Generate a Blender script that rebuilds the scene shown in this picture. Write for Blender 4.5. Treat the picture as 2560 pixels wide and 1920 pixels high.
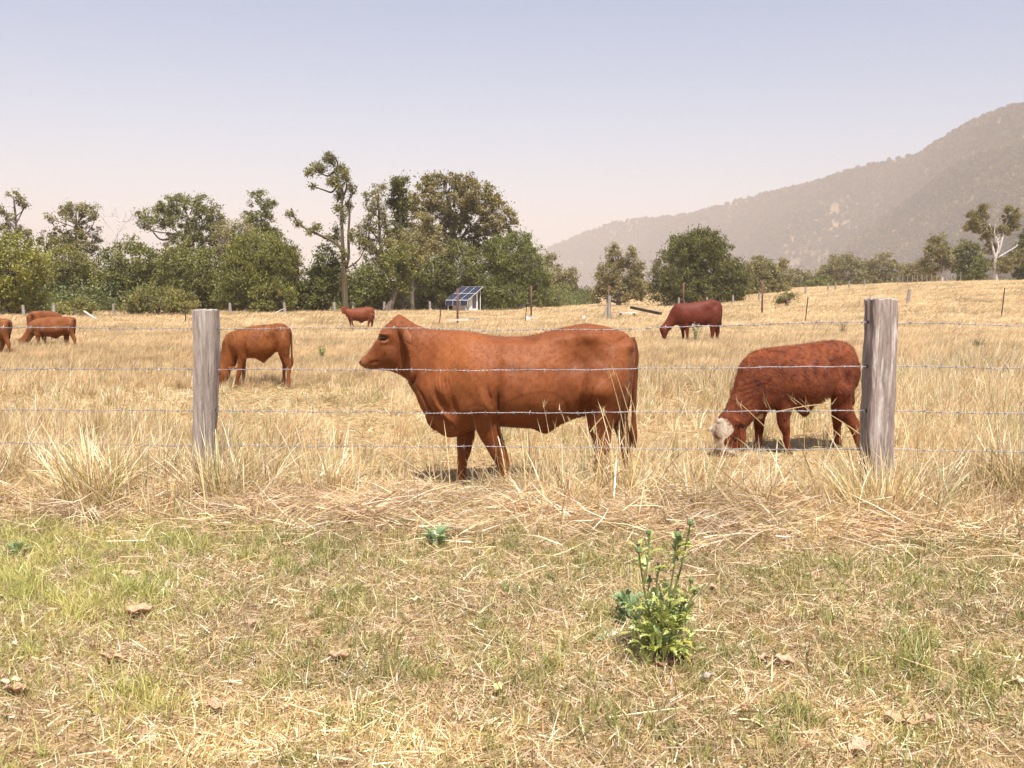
import bpy, math, random
import numpy as np
from mathutils import Vector, Matrix, noise as mnoise

for o in list(bpy.data.objects):
    bpy.data.objects.remove(o)
R = math.radians
rng = np.random.default_rng(7)
random.seed(7)
sc = bpy.context.scene
COL = sc.collection

# ------------------------------------------------------------------ camera
F_PX, CX, CY, HORIZON = 2309.0, 1280.0, 960.0, 740.0      # photograph pixels
CAM_H = 1.5
PITCH = math.atan((CY - HORIZON) / F_PX)
cam_data = bpy.data.cameras.new('camera')
cam_data.sensor_width = 36.0
cam_data.lens = 36.0 * F_PX / 2560.0
cam_data.clip_start = 0.05
cam_data.clip_end = 30000.0
cam = bpy.data.objects.new('camera', cam_data)
cam.location = (0, 0, CAM_H)
cam.rotation_euler = (R(90) - PITCH, 0, 0)
COL.objects.link(cam)
sc.camera = cam

# ------------------------------------------------------------------ sky, sun, exposure
SUN_EL, SUN_AZ = R(64), R(13)           # behind the camera, a little to the right
world = bpy.data.worlds.new('World')
sc.world = world
world.use_nodes = True
wn = world.node_tree
bg = wn.nodes['Background']
sky = wn.nodes.new('ShaderNodeTexSky')
sky.sky_type = 'NISHITA'
sky.sun_disc = False
sky.sun_elevation = SUN_EL
sky.sun_rotation = math.pi - SUN_AZ
sky.air_density = 1.0
sky.dust_density = 1.0
sky.ozone_density = 3.0
tint = wn.nodes.new('ShaderNodeMix'); tint.data_type = 'RGBA'; tint.blend_type = 'MULTIPLY'
tint.inputs[0].default_value = 1.0; tint.inputs[7].default_value = (1.10, .965, .90, 1)     # dusty air over the whole sky
wn.links.new(sky.outputs[0], tint.inputs[6]); wn.links.new(tint.outputs[2], bg.inputs[0])
bg.inputs[1].default_value = 0.105
sun_data = bpy.data.lights.new('sun', 'SUN')
sun_data.energy = 5.0
sun_data.angle = R(0.6)
sun_data.color = (1.0, 0.945, 0.86)
sun = bpy.data.objects.new('sun', sun_data)
S = Vector((math.sin(SUN_AZ) * math.cos(SUN_EL), -math.cos(SUN_AZ) * math.cos(SUN_EL), math.sin(SUN_EL)))
sun.rotation_euler = S.to_track_quat('Z', 'Y').to_euler()
sun.location = (0, -20, 40)
COL.objects.link(sun)
sc.view_settings.view_transform = 'Standard'
sc.view_settings.look = 'None'
sc.view_settings.gamma = 1.0
sc.view_settings.use_curve_mapping = False
sc.view_settings.exposure = 1.0
sc.render.engine = 'CYCLES'
cy = sc.cycles
cy.use_denoising = True
cy.max_bounces = 5
cy.diffuse_bounces = 3
cy.glossy_bounces = 2
cy.transmission_bounces = 3
cy.volume_bounces = 0
cy.transparent_max_bounces = 4
cy.caustics_reflective = False
cy.caustics_refractive = False
cy.use_adaptive_sampling = True
cy.adaptive_threshold = 0.02
cy.use_persistent_data = False

# ------------------------------------------------------------------ placing helpers
CP, SP = math.cos(PITCH), math.sin(PITCH)
def ray(px, py):
    """direction of the sight line through a photograph pixel, world axes, y component not normalised"""
    x = (px - CX) / F_PX
    y = -(py - CY) / F_PX
    return np.array([x, CP + y * SP, y * CP - SP])
def at(px, py, Y):
    d = ray(px, py)
    t = Y / d[1]
    return np.array([d[0] * t, Y, CAM_H + d[2] * t])
def project(P):
    P = np.asarray(P, float)
    dz = P[..., 2] - CAM_H
    depth = P[..., 1] * CP - dz * SP
    up = P[..., 1] * SP + dz * CP
    return CX + F_PX * P[..., 0] / depth, CY - F_PX * up / depth
def sstep(a, b, x):
    t = np.clip((np.asarray(x, float) - a) / (b - a), 0, 1)
    return t * t * (3 - 2 * t)
def wob(x, y, s, k=0.0):
    """cheap smooth 2D noise in about -1..1 (vectorised)"""
    x = np.asarray(x, float) / s; y = np.asarray(y, float) / s
    return (np.sin(1.7 * x + 2.3 * y + k) + np.sin(-2.9 * x + 1.3 * y + 1.7 * k + 1.1)
            + np.sin(4.1 * x + 3.7 * y - k + 2.4) * .6 + np.sin(-3.3 * x + 5.9 * y + 2.2 * k) * .5
            + np.sin(7.7 * x - 6.1 * y + k * .7) * .35) / 3.0
def ground_z(X, Y):
    X = np.asarray(X, float); Y = np.asarray(Y, float)
    z = 3.3 * sstep(9, 62, X) * sstep(28, 120, Y)
    z = z + 2.2 * sstep(50, 260, X) * sstep(120, 420, Y)
    z = z - .34 * sstep(24, 40, Y) * sstep(80, 60, Y) * sstep(60, 30, X)
    z = z + 0.05 * wob(X, Y, 9.0) * sstep(7, 18, Y) + 0.018 * wob(X, Y, 1.1, 2.0) * sstep(60, 20, Y)
    return z
def on_ground(px, py):
    """ground point seen at a photograph pixel"""
    d = ray(px, py)
    t = CAM_H / max(-d[2], 1e-4)
    for _ in range(25):
        p = d * t
        z = float(ground_z(p[0], p[1]))
        t2 = (CAM_H - z) / max(-d[2], 1e-4)
        t = .5 * t + .5 * t2
    p = d * t
    return np.array([p[0], p[1], float(ground_z(p[0], p[1]))])

# ------------------------------------------------------------------ object helpers
def tag(o, label=None, cat=None, group=None, kind=None):
    if label: o['label'] = label
    if cat: o['category'] = cat
    if group: o['group'] = group
    if kind: o['kind'] = kind
    return o
def link(o, parent=None):
    COL.objects.link(o)
    if parent is not None:
        o.parent = parent
    return o
def empty(name, loc=(0, 0, 0), rz=0.0):
    o = bpy.data.objects.new(name, None)
    o.empty_display_size = .2
    o.location = loc
    o.rotation_euler = (0, 0, rz)
    return link(o)
def np_mesh(name, V, tris=None, quads=None, cols=None, smooth=False):
    me = bpy.data.meshes.new(name)
    V = np.ascontiguousarray(V, dtype=np.float32)
    me.vertices.add(len(V))
    me.vertices.foreach_set('co', V.ravel())
    starts, loops, n = [], [], 0
    if tris is not None and len(tris):
        t = np.ascontiguousarray(tris, dtype=np.int32)
        starts.append(np.arange(len(t), dtype=np.int32) * 3); loops.append(t.ravel()); n = len(t) * 3
    if quads is not None and len(quads):
        q = np.ascontiguousarray(quads, dtype=np.int32)
        starts.append(np.arange(len(q), dtype=np.int32) * 4 + n); loops.append(q.ravel())
    starts = np.concatenate(starts); loops = np.concatenate(loops)
    me.loops.add(len(loops)); me.loops.foreach_set('vertex_index', loops)
    me.polygons.add(len(starts)); me.polygons.foreach_set('loop_start', starts)
    if smooth:
        me.polygons.foreach_set('use_smooth', np.ones(len(starts), bool))
    me.update(calc_edges=True)
    if cols is not None:
        c = np.ones((len(V), 4), np.float32); c[:, :3] = cols
        a = me.attributes.new('Col', 'FLOAT_COLOR', 'POINT')
        a.data.foreach_set('color', c.ravel())
    me.validate()
    return me
def mesh_obj(name, me, mat, parent=None, loc=None):
    o = bpy.data.objects.new(name, me)
    if mat is not None:
        me.materials.clear(); me.materials.append(mat)
    if loc is not None:
        o.location = loc
    return link(o, parent)
class MB:
    """collects shapes into one mesh"""
    def __init__(self): self.V = []; self.F = []; self.n = 0
    def add(self, V, F):
        self.V.append(np.asarray(V, float)); self.F += [tuple(i + self.n for i in f) for f in F]; self.n += len(V)
        return self
    def box(self, c, s, rot=None, jit=0.0):
        c = np.asarray(c, float); s = np.asarray(s, float) / 2
        V = np.array([[x, y, z] for x in (-1, 1) for y in (-1, 1) for z in (-1, 1)], float) * s
        if jit: V += rng.normal(0, jit, V.shape)
        if rot is not None: V = V @ np.array(rot).T
        return self.add(V + c, [(0, 1, 3, 2), (4, 6, 7, 5), (0, 4, 5, 1), (2, 3, 7, 6), (0, 2, 6, 4), (1, 5, 7, 3)])
    def tube(self, pts, rad, n=6, cap=True):
        pts = np.asarray(pts, float)
        rad = np.full(len(pts), rad) if np.isscalar(rad) else np.asarray(rad, float)
        T = np.gradient(pts, axis=0)
        T /= np.linalg.norm(T, axis=1)[:, None] + 1e-9
        ref = np.array([0., 0, 1]) if abs(T[0][2]) < .9 else np.array([1., 0, 0])
        V = []
        for p, t, r in zip(pts, T, rad):
            a = np.cross(t, ref); a /= np.linalg.norm(a) + 1e-9
            b = np.cross(t, a); ref = np.cross(a, t)
            for k in range(n):
                th = 2 * math.pi * k / n
                V.append(p + r * (math.cos(th) * a + math.sin(th) * b))
        F = []
        for i in range(len(pts) - 1):
            for k in range(n):
                k2 = (k + 1) % n
                F.append((i * n + k, i * n + k2, (i + 1) * n + k2, (i + 1) * n + k))
        if cap:
            F.append(tuple(range(n - 1, -1, -1))); F.append(tuple((len(pts) - 1) * n + k for k in range(n)))
        return self.add(V, F)
    def mesh(self, name, smooth=False):
        me = bpy.data.meshes.new(name)
        me.from_pydata(np.concatenate(self.V).tolist(), [], self.F)
        if smooth: me.polygons.foreach_set('use_smooth', np.ones(len(me.polygons), bool))
        me.update()
        return me
    def build(self, name, mat, parent=None, loc=None, smooth=False):
        return mesh_obj(name, self.mesh(name, smooth), mat, parent, loc)

# ------------------------------------------------------------------ material helpers
def mat_new(name):
    m = bpy.data.materials.new(name); m.use_nodes = True
    nt = m.node_tree
    return m, nt, nt.nodes['Principled BSDF'], nt.nodes['Material Output']
def N(nt, typ, **kw):
    n = nt.nodes.new(typ)
    for k, v in kw.items():
        if k.startswith('i_'):
            key = k[2:]
            n.inputs[int(key) if key.isdigit() else key].default_value = v
        else: setattr(n, k, v)
    return n
def ramp(nt, fac, stops):
    n = nt.nodes.new('ShaderNodeValToRGB')
    e = n.color_ramp.elements
    while len(e) < len(stops): e.new(.5)
    for el, (p, c) in zip(e, stops):
        el.position = p; el.color = (*c, 1)
    nt.links.new(fac, n.inputs[0])
    return n.outputs[0]
def mixc(nt, fac, a, b, mode='MIX'):
    n = nt.nodes.new('ShaderNodeMix'); n.data_type = 'RGBA'; n.blend_type = mode
    for sock, v in ((n.inputs[0], fac), (n.inputs[6], a), (n.inputs[7], b)):
        if isinstance(v, bpy.types.NodeSocket): nt.links.new(v, sock)
        elif isinstance(v, tuple): sock.default_value = (*v, 1)
        else: sock.default_value = v
    return n.outputs[2]
def noise_tex(nt, scale, detail=4, rough=.55, vec=None, dist=0.0):
    n = N(nt, 'ShaderNodeTexNoise', i_Scale=scale, i_Detail=detail, i_Roughness=rough, i_Distortion=dist)
    if vec is not None: nt.links.new(vec, n.inputs['Vector'])
    return n.outputs[0]
def bump(nt, bsdf, h, strength=.3, dist=.01):
    b = N(nt, 'ShaderNodeBump', i_Strength=strength, i_Distance=dist)
    nt.links.new(h, b.inputs['Height']); nt.links.new(b.outputs[0], bsdf.inputs['Normal'])
def blade_mat(name, trans=.3, var=.18, scale=.7, tint_lo=(.8, .8, .8), tint_hi=(1.15, 1.12, 1.05), rough=.7, gloss=.04, inst=False):
    """thin leaf / straw: colour attribute, world-scale patches, light passing through"""
    m, nt, b, out = mat_new(name)
    nt.nodes.remove(b)
    at_ = N(nt, 'ShaderNodeAttribute', attribute_name='Col')
    geo = N(nt, 'ShaderNodeNewGeometry')
    nz = noise_tex(nt, scale, 3, .6, geo.outputs['Position'])
    t = ramp(nt, nz, [(.3, tint_lo), (.7, tint_hi)])
    c = mixc(nt, 1.0, at_.outputs['Color'], t, 'MULTIPLY')
    if inst:
        oi = N(nt, 'ShaderNodeObjectInfo')
        t2 = ramp(nt, oi.outputs['Random'], [(0, (.58, .54, .48)), (.35, (.88, .85, .80)), (1, (1.22, 1.20, 1.16))])
        c = mixc(nt, 1.0, c, t2, 'MULTIPLY')
    d = N(nt, 'ShaderNodeBsdfDiffuse'); tr = N(nt, 'ShaderNodeBsdfTranslucent')
    nt.links.new(c, d.inputs[0]); nt.links.new(c, tr.inputs[0])
    mx = N(nt, 'ShaderNodeMixShader', i_Fac=trans)
    nt.links.new(d.outputs[0], mx.inputs[1]); nt.links.new(tr.outputs[0], mx.inputs[2])
    g = N(nt, 'ShaderNodeBsdfGlossy', i_Roughness=rough)
    g.inputs[0].default_value = (1, 1, 1, 1)
    mx2 = N(nt, 'ShaderNodeMixShader', i_Fac=gloss)
    nt.links.new(mx.outputs[0], mx2.inputs[1]); nt.links.new(g.outputs[0], mx2.inputs[2])
    nt.links.new(mx2.outputs[0], out.inputs[0])
    return m

# ================================================================== GROUND
FL = np.array([-2.235, 6.70]); FR = np.array([2.50, 6.22])          # the two posts of the near fence, plan
def fence_y(X): return FL[1] + (np.asarray(X) - FL[0]) * (FR[1] - FL[1]) / (FR[0] - FL[0])

def make_ground():
    ys = np.concatenate([np.linspace(-8, 2, 11), np.linspace(2.2, 18, 90), np.geomspace(18.4, 400, 90), np.geomspace(430, 6300, 24)])
    us = np.concatenate([-np.geomspace(1.1, .74, 8), np.linspace(-.7, .7, 121), np.geomspace(.74, 1.1, 8)])
    Y, U = np.meshgrid(ys, us, indexing='ij')
    X = U * (np.abs(Y) * .9 + 4)
    Z = ground_z(X, Y)
    V = np.stack([X, Y, Z], -1).reshape(-1, 3)
    nr, nc = Y.shape
    i = (np.arange(nr - 1)[:, None] * nc + np.arange(nc - 1)[None, :]).ravel()
    return np_mesh('ground', V, quads=np.stack([i, i + 1, i + nc + 1, i + nc], 1), smooth=True)
m, nt, b, out = mat_new('dry_paddock_soil')
tc = N(nt, 'ShaderNodeTexCoord')
n1 = noise_tex(nt, .35, 5, .6, tc.outputs['Object'])
n2 = noise_tex(nt, 9, 6, .7, tc.outputs['Object'])
n3 = noise_tex(nt, 60, 4, .7, tc.outputs['Object'])
c1 = ramp(nt, n1, [(.3, (.36, .25, .14)), (.55, (.46, .33, .18)), (.75, (.38, .30, .16))])
c2 = ramp(nt, n2, [(.3, (.55, .50, .45)), (.5, (.9, .88, .85)), (.72, (1.15, 1.12, 1.05))])
c3 = ramp(nt, n3, [(.3, (.65, .6, .55)), (.7, (1.2, 1.17, 1.12))])
c = mixc(nt, 1.0, c1, c2, 'MULTIPLY'); c = mixc(nt, .8, c, c3, 'MULTIPLY')
nt.links.new(c, b.inputs['Base Color'])
b.inputs['Roughness'].default_value = .95
b.inputs['Specular IOR Level'].default_value = .1
bump(nt, b, n3, .6, .02)
M_GROUND = m
ground = mesh_obj('ground', make_ground(), M_GROUND)
tag(ground, kind='structure')

# ================================================================== HILL
S12 = 2560 / 2212.
ridge_px = np.array([(1000, 640), (1090, 592), (1165, 545), (1200, 525), (1260, 500), (1330, 476), (1390, 469), (1440, 467), (1490, 461), (1560, 440), (1650, 416),
                     (1740, 398), (1830, 370), (1900, 351), (1960, 340), (2010, 310), (2060, 281), (2100, 262), (2160, 241), (2212, 232),
                     (2300, 215), (2420, 205), (2550, 225), (2700, 280), (2900, 370), (3200, 500)], float) * S12
ridge_px[:, 1] += 9
D_pts = np.array([(1100, 5300), (1350, 4300), (1700, 3500), (2100, 2700), (2560, 2050), (3000, 1850), (3800, 1750)], float)
def hill_point(px, t):
    """t 0 at the foot, 1 at the crest, up to 2 behind"""
    py = np.interp(px, ridge_px[:, 0], ridge_px[:, 1])
    D = np.interp(px, D_pts[:, 0], D_pts[:, 1])
    ux = (px - CX) / F_PX
    H = CAM_H + (HORIZON - py) / F_PX * D * 1.0
    H = np.maximum(H, 30)
    run = H * 2.3 + 120
    front = t <= 1
    Yd = np.where(front, D - (1 - t) * run, D + (t - 1) * run * 1.2)
    s = np.where(front, t, 2 - t)
    prof = s ** 1.15 * (1.0 - .10 * np.sin(s * math.pi))
    X = ux * Yd
    gul = (np.sin(X / 95. + 1.5 * np.sin(Yd / 160.)) * .6 + np.sin(X / 41. + 2.1 + Yd / 210.) * .3 + np.sin(X / 210. - Yd / 130.) * .7)
    Z = 1 + H * prof + gul * 40 * np.sin(np.clip(s, 0, 1) * math.pi) ** .8
    return np.stack([X, Yd, Z], -1)
pxs = np.linspace(1160, 3690, 170); ts = np.concatenate([np.linspace(0, 1, 44), np.linspace(1.05, 2, 12)])
T_, P_ = np.meshgrid(ts, pxs, indexing='ij')
HV = hill_point(P_.ravel(), T_.ravel())
HV[:, 2] += wob(HV[:, 0], HV[:, 1], 60) * 5 * np.sin(np.clip(T_.ravel(), 0, 2) * math.pi / 2)
HV[T_.ravel() == 0, 2] = -3
nr, nc = T_.shape
i = (np.arange(nr - 1)[:, None] * nc + np.arange(nc - 1)[None, :]).ravel()
hill_me = np_mesh('hill', HV, quads=np.stack([i, i + 1, i + nc + 1, i + nc], 1), smooth=True)
m, nt, b, out = mat_new('hillside')
tc = N(nt, 'ShaderNodeTexCoord')
n1 = noise_tex(nt, .012, 6, .65, tc.outputs['Object'])
c = ramp(nt, n1, [(.3, (.16, .115, .065)), (.5, (.21, .145, .085)), (.7, (.29, .195, .12))])
nt.links.new(c, b.inputs['Base Color']); b.inputs['Roughness'].default_value = 1.0
b.inputs['Specular IOR Level'].default_value = 0
hill = mesh_obj('hill', hill_me, m)
tag(hill, kind='structure')

# ------------------------------------------------------------------ leaf clouds (foliage builder used for trees and for the far forest)
def leaf_cloud(C, size, aspect, cols, up=0.0, outdir=None, curl=.25):
    """one small bent face pair per leaf at each centre C"""
    n = len(C)
    a = rng.normal(size=(n, 3))
    if outdir is not None: a = a * .8 + outdir * 1.0
    a[:, 2] += up
    a /= np.linalg.norm(a, axis=1)[:, None]
    r = rng.normal(size=(n, 3)); b_ = np.cross(a, r); b_ /= np.linalg.norm(b_, axis=1)[:, None] + 1e-9
    nrm = np.cross(a, b_)
    L = (size * rng.uniform(.6, 1.35, n))[:, None]
    W = L * (aspect * rng.uniform(.75, 1.25, n))[:, None]
    V = np.stack([C - a * L * .5, C + b_ * W * .5 + nrm * L * curl * .3, C + a * L * .5, C - b_ * W * .5 + nrm * L * curl * .3], 1).reshape(-1, 3)
    k = np.arange(n)[:, None] * 4
    T = np.concatenate([k + [0, 1, 2], k + [0, 2, 3]], 0)
    return V, T, np.repeat(cols, 4, 0)
def leaf_cols(n, base, var=.28, hue=.10):
    c = np.array(base)[None, :] * np.exp(rng.normal(0, var, (n, 1)))
    c = c * np.exp(rng.normal(0, hue, (n, 3)) * np.array([1, .5, .8]))
    return np.clip(c, .005, .9)

def instancer(name, pts, scale, rotz, idx, protos, mat_kind=None):
    """ONE object: copies of small prototype meshes on points (for uncountable growth)"""
    me = bpy.data.meshes.new(name)
    me.vertices.add(len(pts)); me.vertices.foreach_set('co', np.ascontiguousarray(pts, np.float32).ravel())
    a = me.attributes.new('i_scale', 'FLOAT_VECTOR', 'POINT'); a.data.foreach_set('vector', np.ascontiguousarray(scale, np.float32).ravel())
    rot = np.zeros((len(pts), 3), np.float32); rot[:, 2] = rotz
    a = me.attributes.new('i_rot', 'FLOAT_VECTOR', 'POINT'); a.data.foreach_set('vector', rot.ravel())
    a = me.attributes.new('i_idx', 'INT', 'POINT'); a.data.foreach_set('value', np.asarray(idx, np.int32))
    o = bpy.data.objects.new(name, me); link(o)
    coll = bpy.data.collections.new(name + '_kinds')
    for p in protos: coll.objects.link(p)
    ng = bpy.data.node_groups.new(name, 'GeometryNodeTree')
    ng.interface.new_socket('Geometry', in_out='INPUT', socket_type='NodeSocketGeometry')
    ng.interface.new_socket('Geometry', in_out='OUTPUT', socket_type='NodeSocketGeometry')
    gi = ng.nodes.new('NodeGroupInput'); go = ng.nodes.new('NodeGroupOutput')
    ci = ng.nodes.new('GeometryNodeCollectionInfo')
    ci.inputs['Collection'].default_value = coll
    ci.inputs['Separate Children'].default_value = True
    ci.inputs['Reset Children'].default_value = True
    ip = ng.nodes.new('GeometryNodeInstanceOnPoints')
    ip.inputs['Pick Instance'].default_value = True
    def na(nm, typ):
        n = ng.nodes.new('GeometryNodeInputNamedAttribute'); n.data_type = typ; n.inputs['Name'].default_value = nm
        return n.outputs['Attribute']
    ng.links.new(gi.outputs[0], ip.inputs['Points'])
    ng.links.new(ci.outputs[0], ip.inputs['Instance'])
    ng.links.new(na('i_idx', 'INT'), ip.inputs['Instance Index'])
    e2r = ng.nodes.new('FunctionNodeEulerToRotation')
    ng.links.new(na('i_rot', 'FLOAT_VECTOR'), e2r.inputs[0])
    ng.links.new(e2r.outputs[0], ip.inputs['Rotation'])
    ng.links.new(na('i_scale', 'FLOAT_VECTOR'), ip.inputs['Scale'])
    ng.links.new(ip.outputs[0], go.inputs[0])
    md = o.modifiers.new('scatter', 'NODES'); md.node_group = ng
    return o
def proto(name, me, mat):
    me.materials.append(mat)
    return bpy.data.objects.new(name, me)

M_FOREST = blade_mat('forest_foliage', .25, scale=.0075, tint_lo=(.62, .68, .66), tint_hi=(1.5, 1.35, 1.2), gloss=.0, inst=True)
pr = []
for k in range(5):
    n = 90
    u = rng.normal(size=(n, 3)); u /= np.linalg.norm(u, axis=1)[:, None]
    C = u * (rng.uniform(.35, 1, n) ** .6)[:, None] * np.array([.55, .55, .5]) + np.array([0, 0, .62])
    V, T, c = leaf_cloud(C, .36, .7, leaf_cols(n, (.108, .100, .046), .3))
    pr.append(proto('hill_tree_kind', np_mesh('hill_tree_kind', V, T, cols=c), M_FOREST))
nF = 30000
fp = rng.uniform(1180, 2960, nF * 2); ft = rng.uniform(0.0, 1.06, nF * 2) ** .9
P = hill_point(fp, ft)
hpx, hpy = project(P)
clear = (np.exp(-((hpx - 2060) / 110) ** 2 - ((hpy - 640) / 50) ** 2) * .55 + np.exp(-((hpx - 2180) / 130) ** 2 - ((hpy - 560) / 45) ** 2) * .55
         + np.exp(-((hpx - 1990) / 60) ** 2 - ((hpy - 690) / 60) ** 2) * .5)
clear = clear + .5 * np.clip(wob(P[:, 0] * 1.6, P[:, 1] * .7, 150, 3) - .05, 0, 1)
keep = rng.uniform(size=len(P)) > clear
P = P[keep][:nF]
h = rng.uniform(8, 15, len(P))
P[:, 2] -= 1.5
hf = instancer('hill_forest', P, np.stack([h * .85, h * .85, h], 1), rng.uniform(0, 6.28, len(P)), rng.integers(0, 5, len(P)), pr)
tag(hf, 'hazy dry eucalypt forest covering the long hill', 'forest', kind='stuff')

# ================================================================== CATTLE
def catmull(A, sub):
    A = np.asarray(A, float); n = len(A)
    P = np.vstack([2 * A[0] - A[1], A, 2 * A[-1] - A[-2]])
    out = []
    for i in range(n - 1):
        p0, p1, p2, p3 = P[i], P[i + 1], P[i + 2], P[i + 3]
        for k in range(sub):
            t = k / sub
            out.append(.5 * ((2 * p1) + (-p0 + p2) * t + (2 * p0 - 5 * p1 + 4 * p2 - p3) * t * t + (-p0 + 3 * p1 - 3 * p2 + p3) * t ** 3))
    out.append(A[-1])
    return np.array(out)
def loft(st, sub=3, n=28, e=.85, k=0.0):
    """st rows: top u, top z, bottom u, bottom z, half width, v  ->  closed tube (u right, v away from camera, z up)"""
    st = catmull(st, sub)
    V = []
    th = np.arange(n) * 2 * math.pi / n
    c, s = np.cos(th), np.sin(th)
    ss = np.sign(s) * np.abs(s) ** e
    for tu, tz, bu, bz, w, v in st:
        mu, mz = (tu + bu) / 2, (tz + bz) / 2
        w = max(w, .004)
        V.append(np.stack([mu + (tu - mu) * c, v + w * ss * (1 - k * c), mz + (tz - mz) * c], 1))
    V = np.array(V); m_ = len(V)
    cap0 = V[0].mean(0); cap1 = V[-1].mean(0)
    VV = np.vstack([V.reshape(-1, 3), cap0, cap1])
    F = []
    for i in range(m_ - 1):
        for j in range(n):
            j2 = (j + 1) % n
            F.append((i * n + j, i * n + j2, (i + 1) * n + j2, (i + 1) * n + j))
    a = m_ * n
    for j in range(n):
        F.append((a, (j + 1) % n, j)); F.append((a + 1, (m_ - 1) * n + j, (m_ - 1) * n + (j + 1) % n))
    return VV, F
class Beast:
    """an animal drawn as side-view sections in a zoomed crop of the photograph and stood on the ground at its real distance"""
    def __init__(s, crop, org_z, Y0, yaw=0.0):
        s.ox, s.oy, s.k = crop; s.yaw = yaw
        p = on_ground_at(*s.pix(*org_z), Y0)
        s.o = p; s.ex = np.array([math.cos(yaw), math.sin(yaw), 0]); s.ey = np.array([-math.sin(yaw), math.cos(yaw), 0])
        s.mb = MB(); s.hoof_z = []
    def pix(s, zx, zy): return s.ox + zx * s.k, s.oy + zy * s.k
    def P(s, zx, zy, v=0.0):
        d = ray(*s.pix(zx, zy)); c = np.array([0, 0, CAM_H]); q = s.o + s.ey * v
        t = np.dot(q - c, s.ey) / np.dot(d, s.ey)
        w = c + d * t - s.o
        return np.dot(w, s.ex), w[2]
    def scale(s): 
        a = s.P(0, 0); b_ = s.P(100, 0); return abs(b_[0] - a[0]) / 100
    def body(s, rows, k=0.0, n=36):
        st = [(*s.P(a, b_), *s.P(c, d), w, (r[0] if r else 0.0)) for a, b_, c, d, w, *r in rows]
        s.mb.add(*loft(st, 3, n, .85, k))
    def leg(s, rows, v, v2=None, ground=True):
        v2 = v if v2 is None else v2
        st = []
        for i, (a, b_, c, d, w) in enumerate(rows):
            vv = v + (v2 - v) * i / (len(rows) - 1)
            st.append([*s.P(a, b_, vv), *s.P(c, d, vv), w, vv])
        st = np.array(st)
        if ground:
            zb = (st[-1, 1] + st[-1, 3]) / 2; zt = (st[0, 1] + st[0, 3]) / 2
            for r in st:
                zm = (r[1] + r[3]) / 2; f = 1 - (zm - zb) / (zt - zb)
                r[1] -= zb * f; r[3] -= zb * f
            st[-1, 1] = st[-1, 3] = -.01
        s.mb.add(*loft(st, 4, 16, 1.0))
    def ball(s, zx, zy, v, ru, rv, rz):
        u, z = s.P(zx, zy, v); V = []; F = []
        nu, nv = 16, 10
        for i in range(nv + 1):
            ph = math.pi * i / nv
            for j in range(nu):
                th = 2 * math.pi * j / nu
                V.append((u + ru * math.sin(ph) * math.cos(th), v + rv * math.sin(ph) * math.sin(th), z + rz * math.cos(ph)))
        for i in range(nv):
            for j in range(nu):
                j2 = (j + 1) % nu
                F.append((i * nu + j, (i + 1) * nu + j, (i + 1) * nu + j2, i * nu + j2))
        s.mb.add(V, F)
    def ear(s, pts, v0, v1, th=.013):
        """pts rows: upper edge, lower edge (crop), v runs v0 -> v1"""
        rows = []
        for i, (a, b_, c, d) in enumerate(pts):
            vv = v0 + (v1 - v0) * i / (len(pts) - 1)
            rows.append([*s.P(a, b_, vv), *s.P(c, d, vv), th, vv])
        s.mb.add(*loft(rows, 3, 14, 1.0))
    def finish(s, name, label, voxel, bumps, colfn, mat, smooth=6, fold=None, folds_amp=.006):
        tmpm = s.mb.mesh('tmp'); tmp = bpy.data.objects.new('tmp', tmpm); COL.objects.link(tmp)
        r = tmp.modifiers.new('r', 'REMESH'); r.mode = 'VOXEL'; r.voxel_size = voxel; r.use_smooth_shade = True
        sm = tmp.modifiers.new('s', 'SMOOTH'); sm.factor = .5; sm.iterations = smooth
        dg = bpy.context.evaluated_depsgraph_get()
        me = bpy.data.meshes.new_from_object(tmp.evaluated_get(dg), depsgraph=dg)
        bpy.data.objects.remove(tmp); bpy.data.meshes.remove(tmpm)
        n = len(me.vertices); co = np.empty(n * 3, np.float32); me.vertices.foreach_get('co', co); co = co.reshape(-1, 3).astype(float)
        no = np.empty(n * 3, np.float32); me.vertex_normals.foreach_get('vector', no); no = no.reshape(-1, 3)
        sc_ = s.scale()
        d = np.zeros(n)
        side = np.clip(np.abs(no[:, 1]) * 1.4, 0, 1)
        for (zx, zy, sx, sy, amp, *ang) in bumps:
            u, z = s.P(zx, zy); a = R(ang[0]) if ang else 0
            du, dz = co[:, 0] - u, co[:, 2] - z
            du, dz = du * math.cos(a) - dz * math.sin(a), du * math.sin(a) + dz * math.cos(a)
            d += amp * np.exp(-(du / (sx * sc_)) ** 2 - (dz / (sy * sc_)) ** 2) * side
        for (zx, zy, sx, sy, ang, wl) in (fold or []):
            u, z = s.P(zx, zy); a = R(ang)
            du, dz = co[:, 0] - u, co[:, 2] - z
            q = du * math.cos(a) + dz * math.sin(a)
            w = np.exp(-(du / (sx * sc_)) ** 2 - (dz / (sy * sc_)) ** 2)
            d += folds_amp * w * np.sin(q / (wl * sc_) * 2 * math.pi + 1.2 * np.sin(dz / (wl * sc_) * 1.3)) * side
        d *= 1.35
        d += .0022 * wob(co[:, 0] * 1.3, co[:, 2] + co[:, 1], .06, 1) + .004 * wob(co[:, 0], co[:, 2] + .7 * co[:, 1], .2, 3)
        co += no * d[:, None]
        co[:, 2] = np.maximum(co[:, 2], 0.0)
        me.vertices.foreach_set('co', co.astype(np.float32).ravel())
        me.update()
        # colour pattern of the hide
        inv_u, inv_z = co[:, 0], co[:, 2]
        cols = colfn(s, co, no)
        c4 = np.ones((n, 4), np.float32); c4[:, :3] = cols
        if 'Col' in me.attributes: me.attributes.remove(me.attributes['Col'])
        a = me.attributes.new('Col', 'FLOAT_COLOR', 'POINT'); a.data.foreach_set('color', c4.ravel())
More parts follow.
